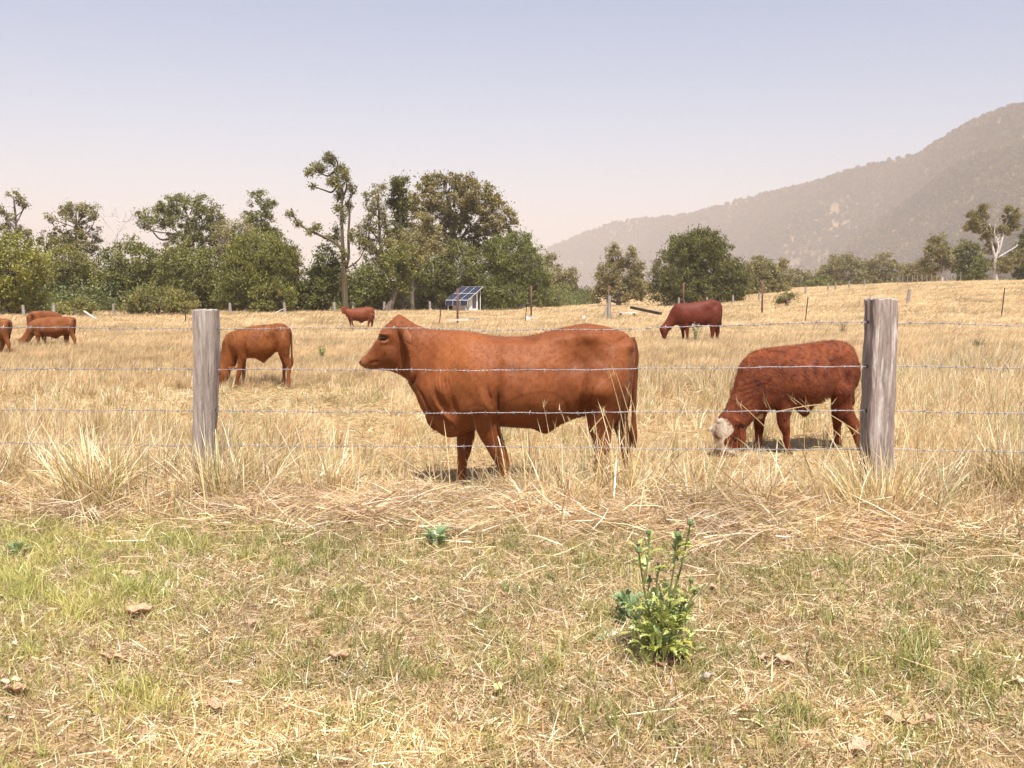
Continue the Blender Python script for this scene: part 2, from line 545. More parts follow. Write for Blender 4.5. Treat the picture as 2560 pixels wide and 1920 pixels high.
        me.polygons.foreach_set('use_smooth', np.ones(len(me.polygons), bool))
        me.materials.clear(); me.materials.append(mat)
        me.name = name
        s.root = empty(name, s.o.tolist(), s.yaw)
        tag(s.root, label, 'cow', 'red cattle grazing in the paddock')
        s.obj = mesh_obj('body', me, mat, s.root)
        s.co, s.no = co, no
        return s.root
    def eye(s, zx, zy, r, mat):
        u, z = s.P(zx, zy)
        for sgn in (-1, 1):
            near = (np.abs(s.co[:, 0] - u) < .03) & (np.abs(s.co[:, 2] - z) < .03) & (s.co[:, 1] * sgn > 0)
            if not near.any(): continue
            v = np.median(s.co[near, 1])
            me = MB()
            V = []; F = []
            for i in range(7):
                ph = math.pi * i / 6
                for j in range(10):
                    t = 2 * math.pi * j / 10
                    V.append((r * 1.25 * math.sin(ph) * math.cos(t), r * .6 * math.sin(ph) * math.sin(t), r * .8 * math.cos(ph)))
            for i in range(6):
                for j in range(10):
                    F.append((i * 10 + j, (i + 1) * 10 + j, (i + 1) * 10 + (j + 1) % 10, i * 10 + (j + 1) % 10))
            me.add(V, F); me.build('eye', mat, s.root, (u, v + sgn * r * .05, z), smooth=True)
    def tail(s, pts, r0, r1, v, mat, switch=.0, name='tail'):
        P = [(*(lambda q: (q[0], v, q[1]))(s.P(a, b_, v)),) for a, b_ in pts]
        P = catmull(np.array(P), 5)
        t = np.linspace(0, 1, len(P)); rad = r0 + (r1 - r0) * t + switch * np.exp(-((t - .86) / .1) ** 2)
        rad[-1] *= .3
        mb = MB().tube(P, rad, 10)
        me = mb.mesh(name, True)
        n = len(me.vertices); c4 = np.ones((n, 4), np.float32); c4[:, :3] = s.tailcol
        a = me.attributes.new('Col', 'FLOAT_COLOR', 'POINT'); a.data.foreach_set('color', c4.ravel())
        mesh_obj(name, me, mat, s.root)
    def coat(s, n, length, width, base, mat, lay=1.0, name='coat'):
        """short hair standing off the hide"""
        me = s.obj.data; m_ = len(me.polygons)
        cen = np.empty(m_ * 3, np.float32); me.polygons.foreach_get('center', cen); cen = cen.reshape(-1, 3)
        nor = np.empty(m_ * 3, np.float32); me.polygons.foreach_get('normal', nor); nor = nor.reshape(-1, 3)
        ok = np.where(cen[:, 2] > .22)[0]
        f = rng.choice(ok, n); p = cen[f] + rng.normal(0, .004, (n, 3)); q = nor[f].astype(float)
        flow = np.array([.8, 0, -.9]) + .9 * np.stack([wob(p[:, 0], p[:, 2], .14, 1), wob(p[:, 0], p[:, 2], .11, 2), wob(p[:, 0], p[:, 2], .12, 3)], 1)
        flow -= q * (flow * q).sum(1)[:, None]
        d = q * .42 + flow * .8 * lay + rng.normal(0, .15, (n, 3)); d /= np.linalg.norm(d, axis=1)[:, None]
        w = np.cross(d, q + rng.normal(0, .3, (n, 3))); w /= np.linalg.norm(w, axis=1)[:, None] + 1e-9
        L = length * rng.uniform(.45, 1.2, n)[:, None]
        head = sstep(.55, .25, p[:, 2])[:, None]
        L = L * (1 - .55 * head)
        V = np.stack([p - w * width / 2, p + w * width / 2, p + d * L], 1).reshape(-1, 3)
        co = s.co; 
        vcol = np.empty(len(me.vertices) * 4, np.float32); me.attributes['Col'].data.foreach_get('color', vcol); vcol = vcol.reshape(-1, 4)
        first = np.empty(m_, np.int32); me.polygons.foreach_get('loop_start', first)
        li = np.empty(len(me.loops), np.int32); me.loops.foreach_get('vertex_index', li)
        c = vcol[li[first[f]], :3] * np.exp(rng.normal(0, .22, (n, 1)))
        me2 = np_mesh(name, V, np.arange(n * 3).reshape(-1, 3), cols=np.repeat(c, 3, 0))
        o = mesh_obj(name, me2, mat, s.root); o['kind'] = 'stuff'
def on_ground_at(px, py, Y):
    p = at(px, py, Y); p[2] = float(ground_z(p[0], p[1])); return p

def hide_mat(name, sheen=.04, rough=.6, fine=90, var=.15, patch=3.4):
    m, nt, b, out = mat_new(name)
    a = N(nt, 'ShaderNodeAttribute', attribute_name='Col')
    tc = N(nt, 'ShaderNodeTexCoord')
    n1 = noise_tex(nt, patch, 4, .6, tc.outputs['Object'], .6)
    n2 = noise_tex(nt, fine, 3, .7, tc.outputs['Object'])
    mp = N(nt, 'ShaderNodeMapping'); mp.inputs['Scale'].default_value = (28, 28, 9)
    nt.links.new(tc.outputs['Object'], mp.inputs[0])
    n3 = noise_tex(nt, 1.0, 5, .65, mp.outputs[0], .4)
    t1 = ramp(nt, n1, [(.32, (1 - var * 1.5, 1 - var * 1.9, 1 - var * 2.1)), (.52, (1, 1, 1)), (.7, (1 + var, 1 + var * 1.3, 1 + var * 1.5))])
    t2 = ramp(nt, n2, [(.3, (.88, .87, .86)), (.7, (1.1, 1.1, 1.1))])
    t3 = ramp(nt, n3, [(.3, (.86, .84, .82)), (.7, (1.1, 1.11, 1.12))])
    c = mixc(nt, 1.0, a.outputs['Color'], t1, 'MULTIPLY'); c = mixc(nt, 1.0, c, t2, 'MULTIPLY'); c = mixc(nt, 1.0, c, t3, 'MULTIPLY')
    nt.links.new(c, b.inputs['Base Color'])
    b.inputs['Roughness'].default_value = rough
    b.inputs['Specular IOR Level'].default_value = .19
    b.inputs['Sheen Weight'].default_value = sheen
    b.inputs['Sheen Roughness'].default_value = .45
    b.inputs['Sheen Tint'].default_value = (1, .75, .6, 1)
    mx = N(nt, 'ShaderNodeMath', operation='ADD'); nt.links.new(n2, mx.inputs[0]); nt.links.new(n3, mx.inputs[1])
    bump(nt, b, mx.outputs[0], .22, .006)
    return m
M_HIDE = hide_mat('red_hide', .06, .6); M_HIDE_SHAG = hide_mat('shaggy_red_hide', .04, .85, 60, .46, 8.0)
M_COAT_S = blade_mat('short_hair', .15, scale=5, tint_lo=(.84, .82, .80), tint_hi=(1.16, 1.17, 1.18), gloss=.0, rough=.6)
M_COAT = blade_mat('calf_hair', .25, scale=9, tint_lo=(.7, .66, .62), tint_hi=(1.25, 1.25, 1.25), gloss=.03)
m, nt, b, out = mat_new('eye'); b.inputs['Base Color'].default_value = (.012, .007, .005, 1); b.inputs['Roughness'].default_value = .12
M_EYE = m
RED = np.array((.196, .060, .0185)); RED2 = np.array((.152, .037, .0115)); DARK = np.array((.112, .021, .009)); TAN = np.array((.208, .069, .020))

def col_common(s, co, no, base, lower=(.62, .55, .5)):
    c = np.repeat(base[None, :], len(co), 0)
    z = co[:, 2]
    hoof = sstep(.055, .035, z)[:, None]
    c = c * (1 - hoof) + np.array((.07, .05, .04)) * hoof
    return c
def blob(s, co, zx, zy, sx, sy):
    u, z = s.P(zx, zy); k = s.scale()
    return np.exp(-((co[:, 0] - u) / (sx * k)) ** 2 - ((co[:, 2] - z) / (sy * k)) ** 2)

# ---------------------------------------------------------------- the big beast behind the fence
B = Beast((860, 740, 800 / 2212.), (1200, 1300), 7.22, 0.0)
B.body([(2016, 380, 2000, 540, .04), (1996, 310, 1980, 690, .10), (1945, 255, 1940, 800, .175), (1870, 226, 1880, 850, .23), (1770, 198, 1790, 840, .25),
        (1670, 190, 1680, 826, .255), (1550, 210, 1580, 852, .265), (1430, 238, 1460, 896, .29), (1300, 268, 1320, 908, .315), (1160, 281, 1190, 903, .325),
        (1040, 274, 1080, 900, .315), (930, 256, 970, 905, .29), (820, 243, 860, 938, .26), (730, 235, 770, 972, .225), (640, 230, 690, 930, .19),
        (565, 219, 610, 866, .16), (505, 200, 548, 800, .14), (445, 165, 496, 690, .12), (405, 140, 446, 612, .108)], k=.12)
B.body([(440, 158, 470, 600, .085), (400, 133, 425, 572, .098), (372, 124, 388, 548, .104), (338, 156, 352, 530, .11), (302, 190, 318, 518, .116), (270, 222, 290, 514, .118), (245, 268, 265, 511, .108),
        (220, 312, 240, 509, .094), (195, 350, 215, 508, .082), (170, 383, 190, 509, .076), (145, 409, 165, 508, .073), (122, 428, 140, 500, .066), (107, 444, 118, 484, .048), (101, 456, 104, 472, .025)], k=-.14, n=32)
B.leg([(880, 420, 960, 430, .01), (835, 560, 1035, 600, .06), (850, 700, 1060, 770, .085), (872, 800, 1066, 830, .088), (892, 880, 1080, 890, .078), (935, 960, 1098, 955, .066), (975, 1030, 1118, 1020, .056),
       (1012, 1090, 1136, 1080, .051), (1052, 1150, 1146, 1142, .038), (1082, 1215, 1160, 1208, .034), (1098, 1262, 1176, 1256, .040), (1092, 1290, 1192, 1285, .047), (1082, 1318, 1198, 1318, .052)], -.16, -.13)
B.leg([(730, 780, 900, 800, .07), (760, 880, 906, 880, .07), (776, 960, 905, 960, .062), (778, 1045, 890, 1045, .055), (783, 1090, 878, 1090, .05), (784, 1140, 858, 1140, .038), (784, 1200, 846, 1200, .034),
       (784, 1240, 846, 1240, .038), (776, 1280, 848, 1275, .044), (766, 1318, 852, 1318, .05)], .13, .11)
B.leg([(1780, 330, 1880, 330, .01), (1680, 450, 1960, 450, .08), (1640, 600, 1975, 600, .13), (1655, 720, 1935, 720, .125), (1676, 830, 1890, 830, .1), (1690, 910, 1856, 915, .077), (1704, 980, 1850, 990, .06), (1722, 1040, 1846, 1050, .05),
       (1728, 1100, 1822, 1105, .041), (1720, 1180, 1792, 1182, .036), (1712, 1240, 1784, 1240, .042), (1700, 1280, 1784, 1276, .047), (1688, 1318, 1792, 1318, .052)], -.14, -.15)
B.leg([(1800, 400, 1900, 400, .01), (1740, 600, 1980, 600, .09), (1770, 740, 1980, 740, .1), (1820, 850, 1965, 850, .085), (1862, 930, 1972, 930, .064), (1890, 1000, 1990, 1000, .05), (1900, 1080, 1978, 1080, .04),
       (1900, 1180, 1962, 1180, .036), (1892, 1240, 1962, 1240, .042), (1878, 1318, 1974, 1318, .05)], .14, .13)
B.body([(1250, 880, 1240, 900, .03), (1320, 860, 1320, 925, .05), (1385, 850, 1388, 956, .05), (1450, 850, 1440, 930, .04), (1560, 820, 1560, 850, .02)], n=16)
B.ball(640, 760, 0, .10, .035, .20); B.ball(745, 900, 0, .13, .06, .09)
B.ear([(364, 200, 378, 256), (398, 204, 394, 284), (436, 226, 414, 312), (460, 262, 438, 330), (470, 304, 456, 342), (468, 338, 465, 346)], -.095, -.27, .012)
B.ear([(368, 196, 380, 250), (398, 205, 396, 272), (432, 228, 414, 300), (454, 262, 436, 318), (463, 300, 452, 330), (462, 326, 460, 334)], .095, .27, .012)
big_bumps = [(870, 450, 100, 200, .026), (1070, 650, 36, 200, -.030), (990, 720, 40, 130, .016, -25), (1690, 285, 80, 42, .034), (1590, 440, 130, 90, -.028), (1840, 500, 130, 190, .030), (1950, 345, 45, 40, .028), (1905, 290, 40, 26, -.014),
             (650, 640, 80, 90, .026), (1260, 640, 250, 190, .026), (590, 470, 80, 170, -.022), (1720, 640, 80, 70, .034), (1680, 740, 60, 50, -.030), (1640, 800, 30, 80, -.022, 20), (345, 430, 45, 60, .012), (283, 264, 36, 12, .018),
             (287, 292, 24, 12, -.012), (283, 316, 40, 12, .008), (250, 310, 12, 22, -.010), (113, 456, 9, 10, -.016), (222, 452, 26, 8, -.010, -12), (150, 490, 22, 6, -.006), (408, 420, 24, 120, -.020), (690, 720, 26, 110, -.026, -28), (1500, 290, 200, 36, .014), (1965, 600, 40, 170, -.020),
             (930, 760, 80, 60, .018), (770, 760, 30, 100, -.022, -10), (220, 390, 30, 40, -.006), (330, 330, 30, 30, -.008), (1420, 560, 60, 200, -.010), (1760, 420, 60, 60, -.016), (1180, 340, 160, 30, .012), (1062, 750, 11, 110, -.030), (1020, 690, 9, 70, -.014, -14), (1640, 640, 14, 110, -.020, 8), (476, 596, 12, 60, -.018, 30), (604, 770, 9, 60, -.014, -35), (560, 690, 9, 60, -.013, -35),
             (690, 840, 11, 70, -.018, -40), (760, 880, 10, 60, -.014, -50), (1905, 300, 60, 10, -.012, -25), (1010, 860, 14, 40, .012), (1100, 560, 60, 260, .008), (1240, 520, 26, 200, .006), (1330, 540, 26, 200, .006)]
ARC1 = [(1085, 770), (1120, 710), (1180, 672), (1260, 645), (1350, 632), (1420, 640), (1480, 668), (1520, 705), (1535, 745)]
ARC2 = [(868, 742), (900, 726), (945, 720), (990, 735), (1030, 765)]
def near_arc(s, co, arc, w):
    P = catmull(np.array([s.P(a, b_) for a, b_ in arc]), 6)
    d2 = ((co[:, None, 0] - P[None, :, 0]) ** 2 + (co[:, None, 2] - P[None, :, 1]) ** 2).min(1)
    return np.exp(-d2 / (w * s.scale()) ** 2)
def colf(s, co, no):
    c = col_common(s, co, no, RED)
    jx = 1 + .5 * wob(co[:, 0], co[:, 2], .05, 2)
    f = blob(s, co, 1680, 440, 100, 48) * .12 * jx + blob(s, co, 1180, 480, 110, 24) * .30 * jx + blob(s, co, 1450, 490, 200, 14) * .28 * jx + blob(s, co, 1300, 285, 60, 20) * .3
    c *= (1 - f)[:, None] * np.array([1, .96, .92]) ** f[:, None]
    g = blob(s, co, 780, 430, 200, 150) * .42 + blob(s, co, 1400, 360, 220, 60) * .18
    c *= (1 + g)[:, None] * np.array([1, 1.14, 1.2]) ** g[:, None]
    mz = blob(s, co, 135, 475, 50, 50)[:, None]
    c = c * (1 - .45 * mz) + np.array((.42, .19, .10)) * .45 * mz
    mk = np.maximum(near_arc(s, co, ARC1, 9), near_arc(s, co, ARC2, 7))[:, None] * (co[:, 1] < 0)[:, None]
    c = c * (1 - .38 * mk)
    ns = blob(s, co, 113, 457, 11, 10)[:, None]
    c = c * (1 - .85 * ns)
    ey = blob(s, co, 287, 285, 26, 18)[:, None]
    c = c * (1 - .45 * ey)
    er = ((co[:, 1] < -.16) & (co[:, 0] < s.P(480, 0)[0]) & (co[:, 0] > s.P(372, 0)[0]) & (co[:, 2] > s.P(400, 352, -.2)[1]))[:, None]
    c = np.where(er, np.array((.30, .115, .05)), c)
    low = (blob(s, co, 340, 400, 45, 70) * .2)[:, None]
    c = c * (1 - low)
    return c
B.tailcol = RED * .62
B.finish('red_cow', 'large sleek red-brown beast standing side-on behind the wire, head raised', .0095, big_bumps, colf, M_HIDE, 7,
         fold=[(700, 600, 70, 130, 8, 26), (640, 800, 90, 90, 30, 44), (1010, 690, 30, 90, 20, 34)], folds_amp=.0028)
B.eye(287, 286, .021, M_EYE)
B.coat(28000, .015, .0030, RED, M_COAT_S, 1.8)
B.tail([(1985, 290), (2012, 380), (2014, 500), (2008, 640), (2004, 800), (2002, 940), (2006, 1060)], .030, .012, .0, M_HIDE, .016)

# ---------------------------------------------------------------- shaggy calf with the white face
B = Beast((1700, 780, 600 / 2212.), (1150, 1300), 8.86, R(17))
B.body([(1592, 400, 1580, 520, .05), (1578, 345, 1572, 640, .12), (1525, 292, 1535, 730, .18), (1440, 262, 1455, 760, .205), (1340, 262, 1362, 760, .2), (1240, 284, 1268, 826, .225), (1130, 302, 1155, 872, .25),
        (1010, 312, 1045, 884, .25), (890, 322, 940, 880, .235), (785, 338, 840, 895, .21), (690, 368, 760, 925, .185), (615, 425, 735, 935, .155), (560, 500, 715, 940, .13), (525, 600, 700, 955, .112),
        (498, 700, 676, 980, .102), (468, 790, 652, 1010, .098), (430, 880, 628, 1040, .095), (385, 955, 600, 1065, .092)], k=.1)
B.body([(420, 905, 610, 1050, .08), (352, 985, 600, 1080, .098), (312, 1050, 602, 1150, .105), (304, 1110, 594, 1200, .098), (318, 1170, 574, 1250, .082), (342, 1230, 545, 1292, .07), (356, 1285, 520, 1325, .065), (352, 1335, 505, 1350, .06), (372, 1362, 490, 1368, .04)], n=28)
B.leg([(880, 460, 960, 470, .01), (835, 620, 1030, 660, .06), (860, 780, 1040, 800, .075), (884, 900, 1030, 900, .062), (896, 980, 1012, 980, .052), (905, 1060, 1010, 1060, .047), (930, 1110, 1008, 1110, .043), (948, 1160, 1005, 1160, .032), (955, 1225, 1008, 1225, .028),
       (962, 1270, 1020, 1270, .032), (955, 1335, 1034, 1335, .042)], -.12, -.10)
B.leg([(690, 860, 830, 860, .06), (684, 960, 790, 960, .055), (684, 1040, 772, 1040, .048), (690, 1100, 766, 1100, .043), (696, 1160, 756, 1160, .032), (694, 1220, 752, 1220, .029), (684, 1265, 752, 1265, .033), (662, 1330, 745, 1330, .042)], .11, .10)
B.leg([(1440, 400, 1520, 400, .01), (1385, 560, 1575, 540, .07), (1385, 700, 1585, 680, .1), (1405, 800, 1572, 790, .09), (1425, 880, 1580, 870, .07), (1470, 960, 1618, 950, .055), (1535, 1030, 1648, 1010, .046), (1580, 1100, 1662, 1085, .035),
       (1606, 1170, 1675, 1155, .03), (1625, 1220, 1690, 1205, .033), (1640, 1265, 1712, 1250, .04)], -.12, -.11)
B.leg([(1400, 720, 1560, 720, .08), (1400, 850, 1530, 850, .07), (1402, 940, 1500, 940, .055), (1408, 1010, 1490, 1005, .044), (1420, 1080, 1478, 1075, .034), (1425, 1150, 1478, 1145, .03), (1415, 1240, 1490, 1235, .04)], .12, .11)
B.body([(1040, 840, 1050, 885, .04), (1100, 840, 1105, 935, .045), (1140, 840, 1142, 968, .042), (1180, 840, 1175, 950, .035), (1250, 800, 1240, 840, .02)], n=16)
B.ear([(345, 1015, 360, 1085), (318, 1030, 320, 1105), (285, 1050, 285, 1112), (255, 1068, 258, 1100), (245, 1080, 246, 1092)], .07, .13, .013)
B.ear([(500, 985, 520, 1050), (545, 995, 555, 1075), (585, 1010, 590, 1085), (618, 1036, 612, 1092), (630, 1064, 624, 1080)], -.085, -.22, .013)
calf_bumps = [(850, 560, 90, 170, .018), (1010, 680, 30, 140, -.014), (1470, 330, 70, 50, .016), (1330, 520, 90, 110, -.022), (1500, 560, 90, 130, .018), (1130, 650, 170, 130, .014), (1400, 720, 40, 60, .016), (465, 1160, 26, 18, -.008), (640, 760, 60, 140, -.01)]
def inpoly(x, y, poly):
    ins = np.zeros(len(x), bool); n = len(poly)
    for i in range(n):
        x1, y1 = poly[i]; x2, y2 = poly[(i + 1) % n]
        hit = ((y1 > y) != (y2 > y)) & (x < (x2 - x1) * (y - y1) / (y2 - y1 + 1e-12) + x1)
        ins ^= hit
    return ins
def colf(s, co, no):
    c = col_common(s, co, no, RED2)
    jit = .008 * wob(co[:, 0], co[:, 2], .02, 5)
    poly = [s.P(a, b_) for a, b_ in [(296, 1050), (330, 985), (400, 975), (440, 1040), (440, 1090), (405, 1130), (372, 1160), (372, 1215), (420, 1250), (520, 1252), (560, 1292), (470, 1300), (340, 1262), (285, 1180)]]
    w = inpoly(co[:, 0] + jit, co[:, 2] + jit, poly)
    w &= ~((co[:, 1] > .075) & (co[:, 0] < s.P(335, 0)[0]))
    c[w] = np.array((.50, .43, .34))[None] * (1 + .18 * wob(co[w, 0], co[w, 2], .03, 3))[:, None]
    mz = blob(s, co, 430, 1345, 90, 35)[:, None]
    c = c * (1 - .6 * mz) + np.array((.36, .16, .09)) * .6 * mz
    er = (co[:, 1] < -.125) & (co[:, 0] > s.P(505, 0)[0]) & (co[:, 0] < s.P(650, 0)[0]) & (co[:, 2] < s.P(0, 960)[1])
    c[er] = (.085, .026, .010)
    br = ((blob(s, co, 760, 960, 50, 40) > .5) & (no[:, 2] < .2))
    c[br] = (.5, .36, .2)
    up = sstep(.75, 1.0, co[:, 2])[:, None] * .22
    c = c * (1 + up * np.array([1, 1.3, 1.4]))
    return c
B.tailcol = RED2 * .7
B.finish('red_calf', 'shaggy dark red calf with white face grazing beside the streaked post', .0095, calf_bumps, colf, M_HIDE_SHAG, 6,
         fold=[(560, 700, 80, 160, 115, 44)], folds_amp=.0022)
B.eye(465, 1160, .018, M_EYE)
B.tail([(1575, 330), (1600, 420), (1602, 540), (1598, 680), (1592, 800), (1590, 860)], .024, .010, -.02, M_HIDE_SHAG, .014)
B.coat(30000, .030, .0032, RED2, M_COAT, 1.5)

# ---------------------------------------------------------------- calf grazing beside the left post
B = Beast((440, 740, 340 / 2169.), (1350, 1450), 15.15, R(3))
B.body([(1830, 580, 1808, 720, .05), (1808, 525, 1800, 840, .12), (1745, 468, 1765, 880, .175), (1650, 441, 1685, 885, .195), (1545, 448, 1595, 890, .195), (1430, 462, 1485, 960, .215), (1310, 474, 1380, 1000, .23), (1190, 490, 1265, 990, .23),
        (1080, 515, 1165, 990, .22), (975, 540, 1085, 985, .195), (885, 575, 1020, 985, .165), (815, 625, 990, 990, .135), (765, 690, 975, 1010, .11), (742, 760, 968, 1060, .098), (722, 860, 950, 1110, .09), (702, 960, 915, 1140, .085), (685, 1050, 880, 1170, .08)], k=.08)
B.body([(700, 1000, 870, 1120, .07), (655, 1125, 862, 1170, .09), (622, 1180, 864, 1235, .098), (622, 1245, 850, 1305, .09), (642, 1315, 824, 1365, .076), (668, 1375, 806, 1410, .066), (680, 1425, 798, 1440, .062), (672, 1468, 790, 1472, .058), (690, 1492, 775, 1492, .04)], n=28)
B.leg([(1010, 600, 1080, 610, .01), (965, 740, 1140, 790, .06), (962, 860, 1155, 920, .08), (985, 950, 1135, 990, .066), (985, 1040, 1090, 1050, .052), (975, 1150, 1062, 1160, .042), (962, 1240, 1042, 1250, .04), (948, 1310, 1015, 1320, .03), (944, 1380, 1002, 1385, .028), (938, 1430, 1008, 1430, .034), (908, 1485, 1010, 1485, .044)], -.12, -.10)
B.leg([(1000, 880, 1130, 900, .06), (1035, 1000, 1118, 1000, .05), (1046, 1120, 1112, 1120, .042), (1046, 1220, 1110, 1220, .038), (1050, 1300, 1104, 1300, .028), (1048, 1380, 1104, 1380, .028), (1035, 1455, 1115, 1455, .04)], .11, .10)
B.leg([(1690, 500, 1760, 500, .01), (1635, 620, 1805, 610, .08), (1615, 760, 1815, 740, .11), (1635, 880, 1805, 870, .09), (1665, 960, 1810, 950, .066), (1705, 1030, 1835, 1030, .052), (1742, 1090, 1848, 1090, .043), (1760, 1170, 1835, 1170, .032), (1764, 1280, 1822, 1280, .028), (1762, 1370, 1828, 1370, .03), (1738, 1445, 1834, 1445, .042)], -.12, -.11)
B.leg([(1620, 800, 1760, 800, .09), (1640, 930, 1752, 930, .065), (1672, 1020, 1762, 1020, .05), (1692, 1090, 1760, 1090, .04), (1696, 1180, 1748, 1180, .03), (1694, 1300, 1748, 1300, .028), (1688, 1370, 1748, 1370, .03), (1655, 1430, 1750, 1430, .04)], .12, .11)
B.body([(1260, 940, 1270, 995, .04), (1340, 950, 1345, 1035, .05), (1390, 950, 1395, 1066, .045), (1440, 940, 1440, 1030, .04), (1530, 900, 1530, 940, .02)], n=16)
B.ear([(835, 1140, 840, 1190), (875, 1128, 880, 1185), (920, 1122, 922, 1178), (955, 1135, 952, 1165), (968, 1150, 966, 1156)], -.075, -.15, .014)
B.ear([(690, 1120, 690, 1165), (650, 1120, 655, 1170), (615, 1135, 622, 1170), (600, 1150, 602, 1160)], .075, .15, .014)
lc_bumps = [(980, 760, 80, 170, .018), (1150, 850, 28, 130, -.016), (1660, 500, 70, 50, .018), (1540, 700, 90, 100, -.024), (1720, 700, 90, 150, .016), (1640, 870, 40, 60, .016), (1330, 760, 170, 120, .012), (720, 1230, 22, 14, -.008), (860, 800, 40, 120, -.012)]
def colf(s, co, no):
    c = col_common(s, co, no, TAN)
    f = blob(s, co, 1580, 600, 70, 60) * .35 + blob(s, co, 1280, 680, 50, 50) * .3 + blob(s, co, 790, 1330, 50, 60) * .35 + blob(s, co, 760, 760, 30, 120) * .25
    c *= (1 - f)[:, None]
    mz = blob(s, co, 735, 1470, 80, 30)[:, None]
    return c * (1 - .6 * mz) + np.array((.5, .3, .2)) * .6 * mz
B.tailcol = TAN * .6
B.finish('tan_calf', 'orange-red calf grazing just right of the plain grey post', .0115, lc_bumps, colf, M_HIDE, 5)
B.eye(715, 1235, .02, M_EYE)
B.coat(16000, .024, .006, TAN, M_COAT_S, 1.5)
B.tail([(1800, 520), (1832, 600), (1840, 720), (1844, 860), (1848, 1000), (1850, 1130)], .022, .010, .0, M_HIDE, .016)

# ---------------------------------------------------------------- grazing beast at the far left
def far_left(Y0, org, yaw, name, label, shift=(0, 0)):
    B = Beast((0 + shift[0], 740 + shift[1], 240 / 2212.), org, Y0, yaw)
    B.body([(1738, 545, 1705, 650, .05), (1712, 505, 1690, 770, .13), (1620, 478, 1640, 870, .2), (1490, 470, 1510, 880, .21), (1350, 475, 1380, 930, .24), (1200, 482, 1250, 945, .25), (1050, 492, 1100, 940, .25), (900, 512, 980, 920, .22),
            (800, 545, 890, 905, .19), (720, 595, 820, 900, .15), (655, 670, 780, 920, .12), (615, 770, 745, 950, .105), (565, 860, 715, 995, .1), (500, 950, 680, 1050, .095)], k=.08, n=24)
    B.body([(520, 930, 690, 1040, .08), (440, 1000, 655, 1085, .1), (440, 1075, 630, 1150, .095), (465, 1150, 615, 1200, .078), (492, 1220, 605, 1245, .07), (505, 1270, 590, 1280, .05)], n=20)
    B.leg([(840, 620, 910, 620, .01), (800, 740, 955, 760, .07), (800, 880, 950, 900, .075), (832, 970, 930, 970, .05), (850, 1050, 920, 1050, .042), (856, 1130, 912, 1130, .03), (846, 1250, 925, 1250, .045)], -.13)
    B.leg([(930, 820, 1060, 820, .07), (950, 920, 1050, 920, .06), (985, 1010, 1060, 1010, .046), (1030, 1090, 1082, 1090, .032), (1050, 1200, 1120, 1200, .045)], .13)
    B.leg([(1590, 540, 1660, 540, .01), (1540, 640, 1700, 640, .1), (1560, 780, 1700, 780, .1), (1600, 890, 1710, 880, .07), (1640, 970, 1745, 960, .05), (1685, 1050, 1758, 1045, .04), (1690, 1130, 1742, 1130, .032), (1680, 1250, 1756, 1250, .045)], -.13)
    B.leg([(1460, 760, 1620, 760, .1), (1470, 890, 1600, 890, .075), (1478, 980, 1592, 1000, .055), (1472, 1060, 1560, 1070, .042), (1468, 1130, 1525, 1130, .032), (1445, 1220, 1520, 1220, .045)], .13)
    B.body([(1120, 900, 1130, 940, .04), (1220, 900, 1225, 960, .05), (1290, 900, 1295, 985, .04), (1400, 880, 1400, 930, .02)], n=12)
    B.ear([(430, 985, 440, 1030), (390, 975, 400, 1015), (345, 970, 350, 990)], -.07, -.13, .016)
    def colf(s, co, no): return col_common(s, co, no, TAN * .92)
    B.tailcol = TAN * .5
    B.finish(name, label, .016, [(1620, 520, 80, 60, .02), (1450, 650, 90, 100, -.024), (880, 700, 80, 160, .016), (1000, 780, 30, 130, -.014)], colf, M_HIDE, 4)
    B.tail([(1700, 510), (1738, 570), (1738, 700), (1720, 820), (1700, 920)], .022, .012, 0, M_HIDE, .014)
    return B
B = far_left(26.3, (1200, 1240), R(-4), 'far_calf', 'tan grazing beast at far left, all four legs seen, head in tall grass')
FARL = B.root
def copy_tree(o, parent=None):
    c = o.copy(); COL.objects.link(c); c.parent = parent
    for ch in o.children: 
        copy_tree(ch, c)
    return c
c1 = copy_tree(FARL); p = at(-34, 870, 23.6); c1.location = (p[0], 23.6, 0); c1.rotation_euler[2] = R(-10)
tag(c1, 'beast cut off by the left picture edge, only rump and tail showing', 'cow')
c2 = copy_tree(FARL); p = at(122, 850, 32.5); c2.location = (p[0], 32.5, -.03); c2.rotation_euler[2] = R(256); c2.scale = (1.05, 1.1, 1.09)
tag(c2, 'reddish beast mostly hidden behind the far left grazing one', 'cow')

# ---------------------------------------------------------------- dark red cow grazing on the right
B = Beast((1600, 700, 260 / 2212.), (1150, 1250), 34.5, R(2))
B.body([(1735, 560, 1705, 700, .07), (1712, 490, 1695, 840, .18), (1640, 440, 1660, 920, .26), (1520, 406, 1545, 930, .28), (1400, 428, 1440, 960, .29), (1270, 452, 1310, 1000, .33), (1130, 474, 1180, 1010, .34), (1000, 490, 1050, 1010, .33),
        (900, 486, 955, 1010, .3), (800, 502, 870, 1000, .26), (720, 550, 810, 970, .21), (655, 640, 770, 960, .16), (600, 760, 730, 975, .14), (545, 860, 690, 1010, .13), (480, 950, 645, 1070, .12)], k=.08, n=26)
B.body([(500, 930, 650, 1050, .1), (418, 1000, 610, 1095, .125), (420, 1070, 590, 1150, .115), (445, 1140, 570, 1190, .095), (470, 1210, 560, 1225, .085), (490, 1250, 545, 1255, .05)], n=20)
B.leg([(940, 600, 1010, 600, .01), (890, 760, 1060, 780, .1), (905, 900, 1060, 910, .09), (945, 1000, 1052, 1000, .062), (972, 1080, 1042, 1080, .048), (982, 1160, 1036, 1160, .04), (972, 1265, 1052, 1265, .06)], -.17)
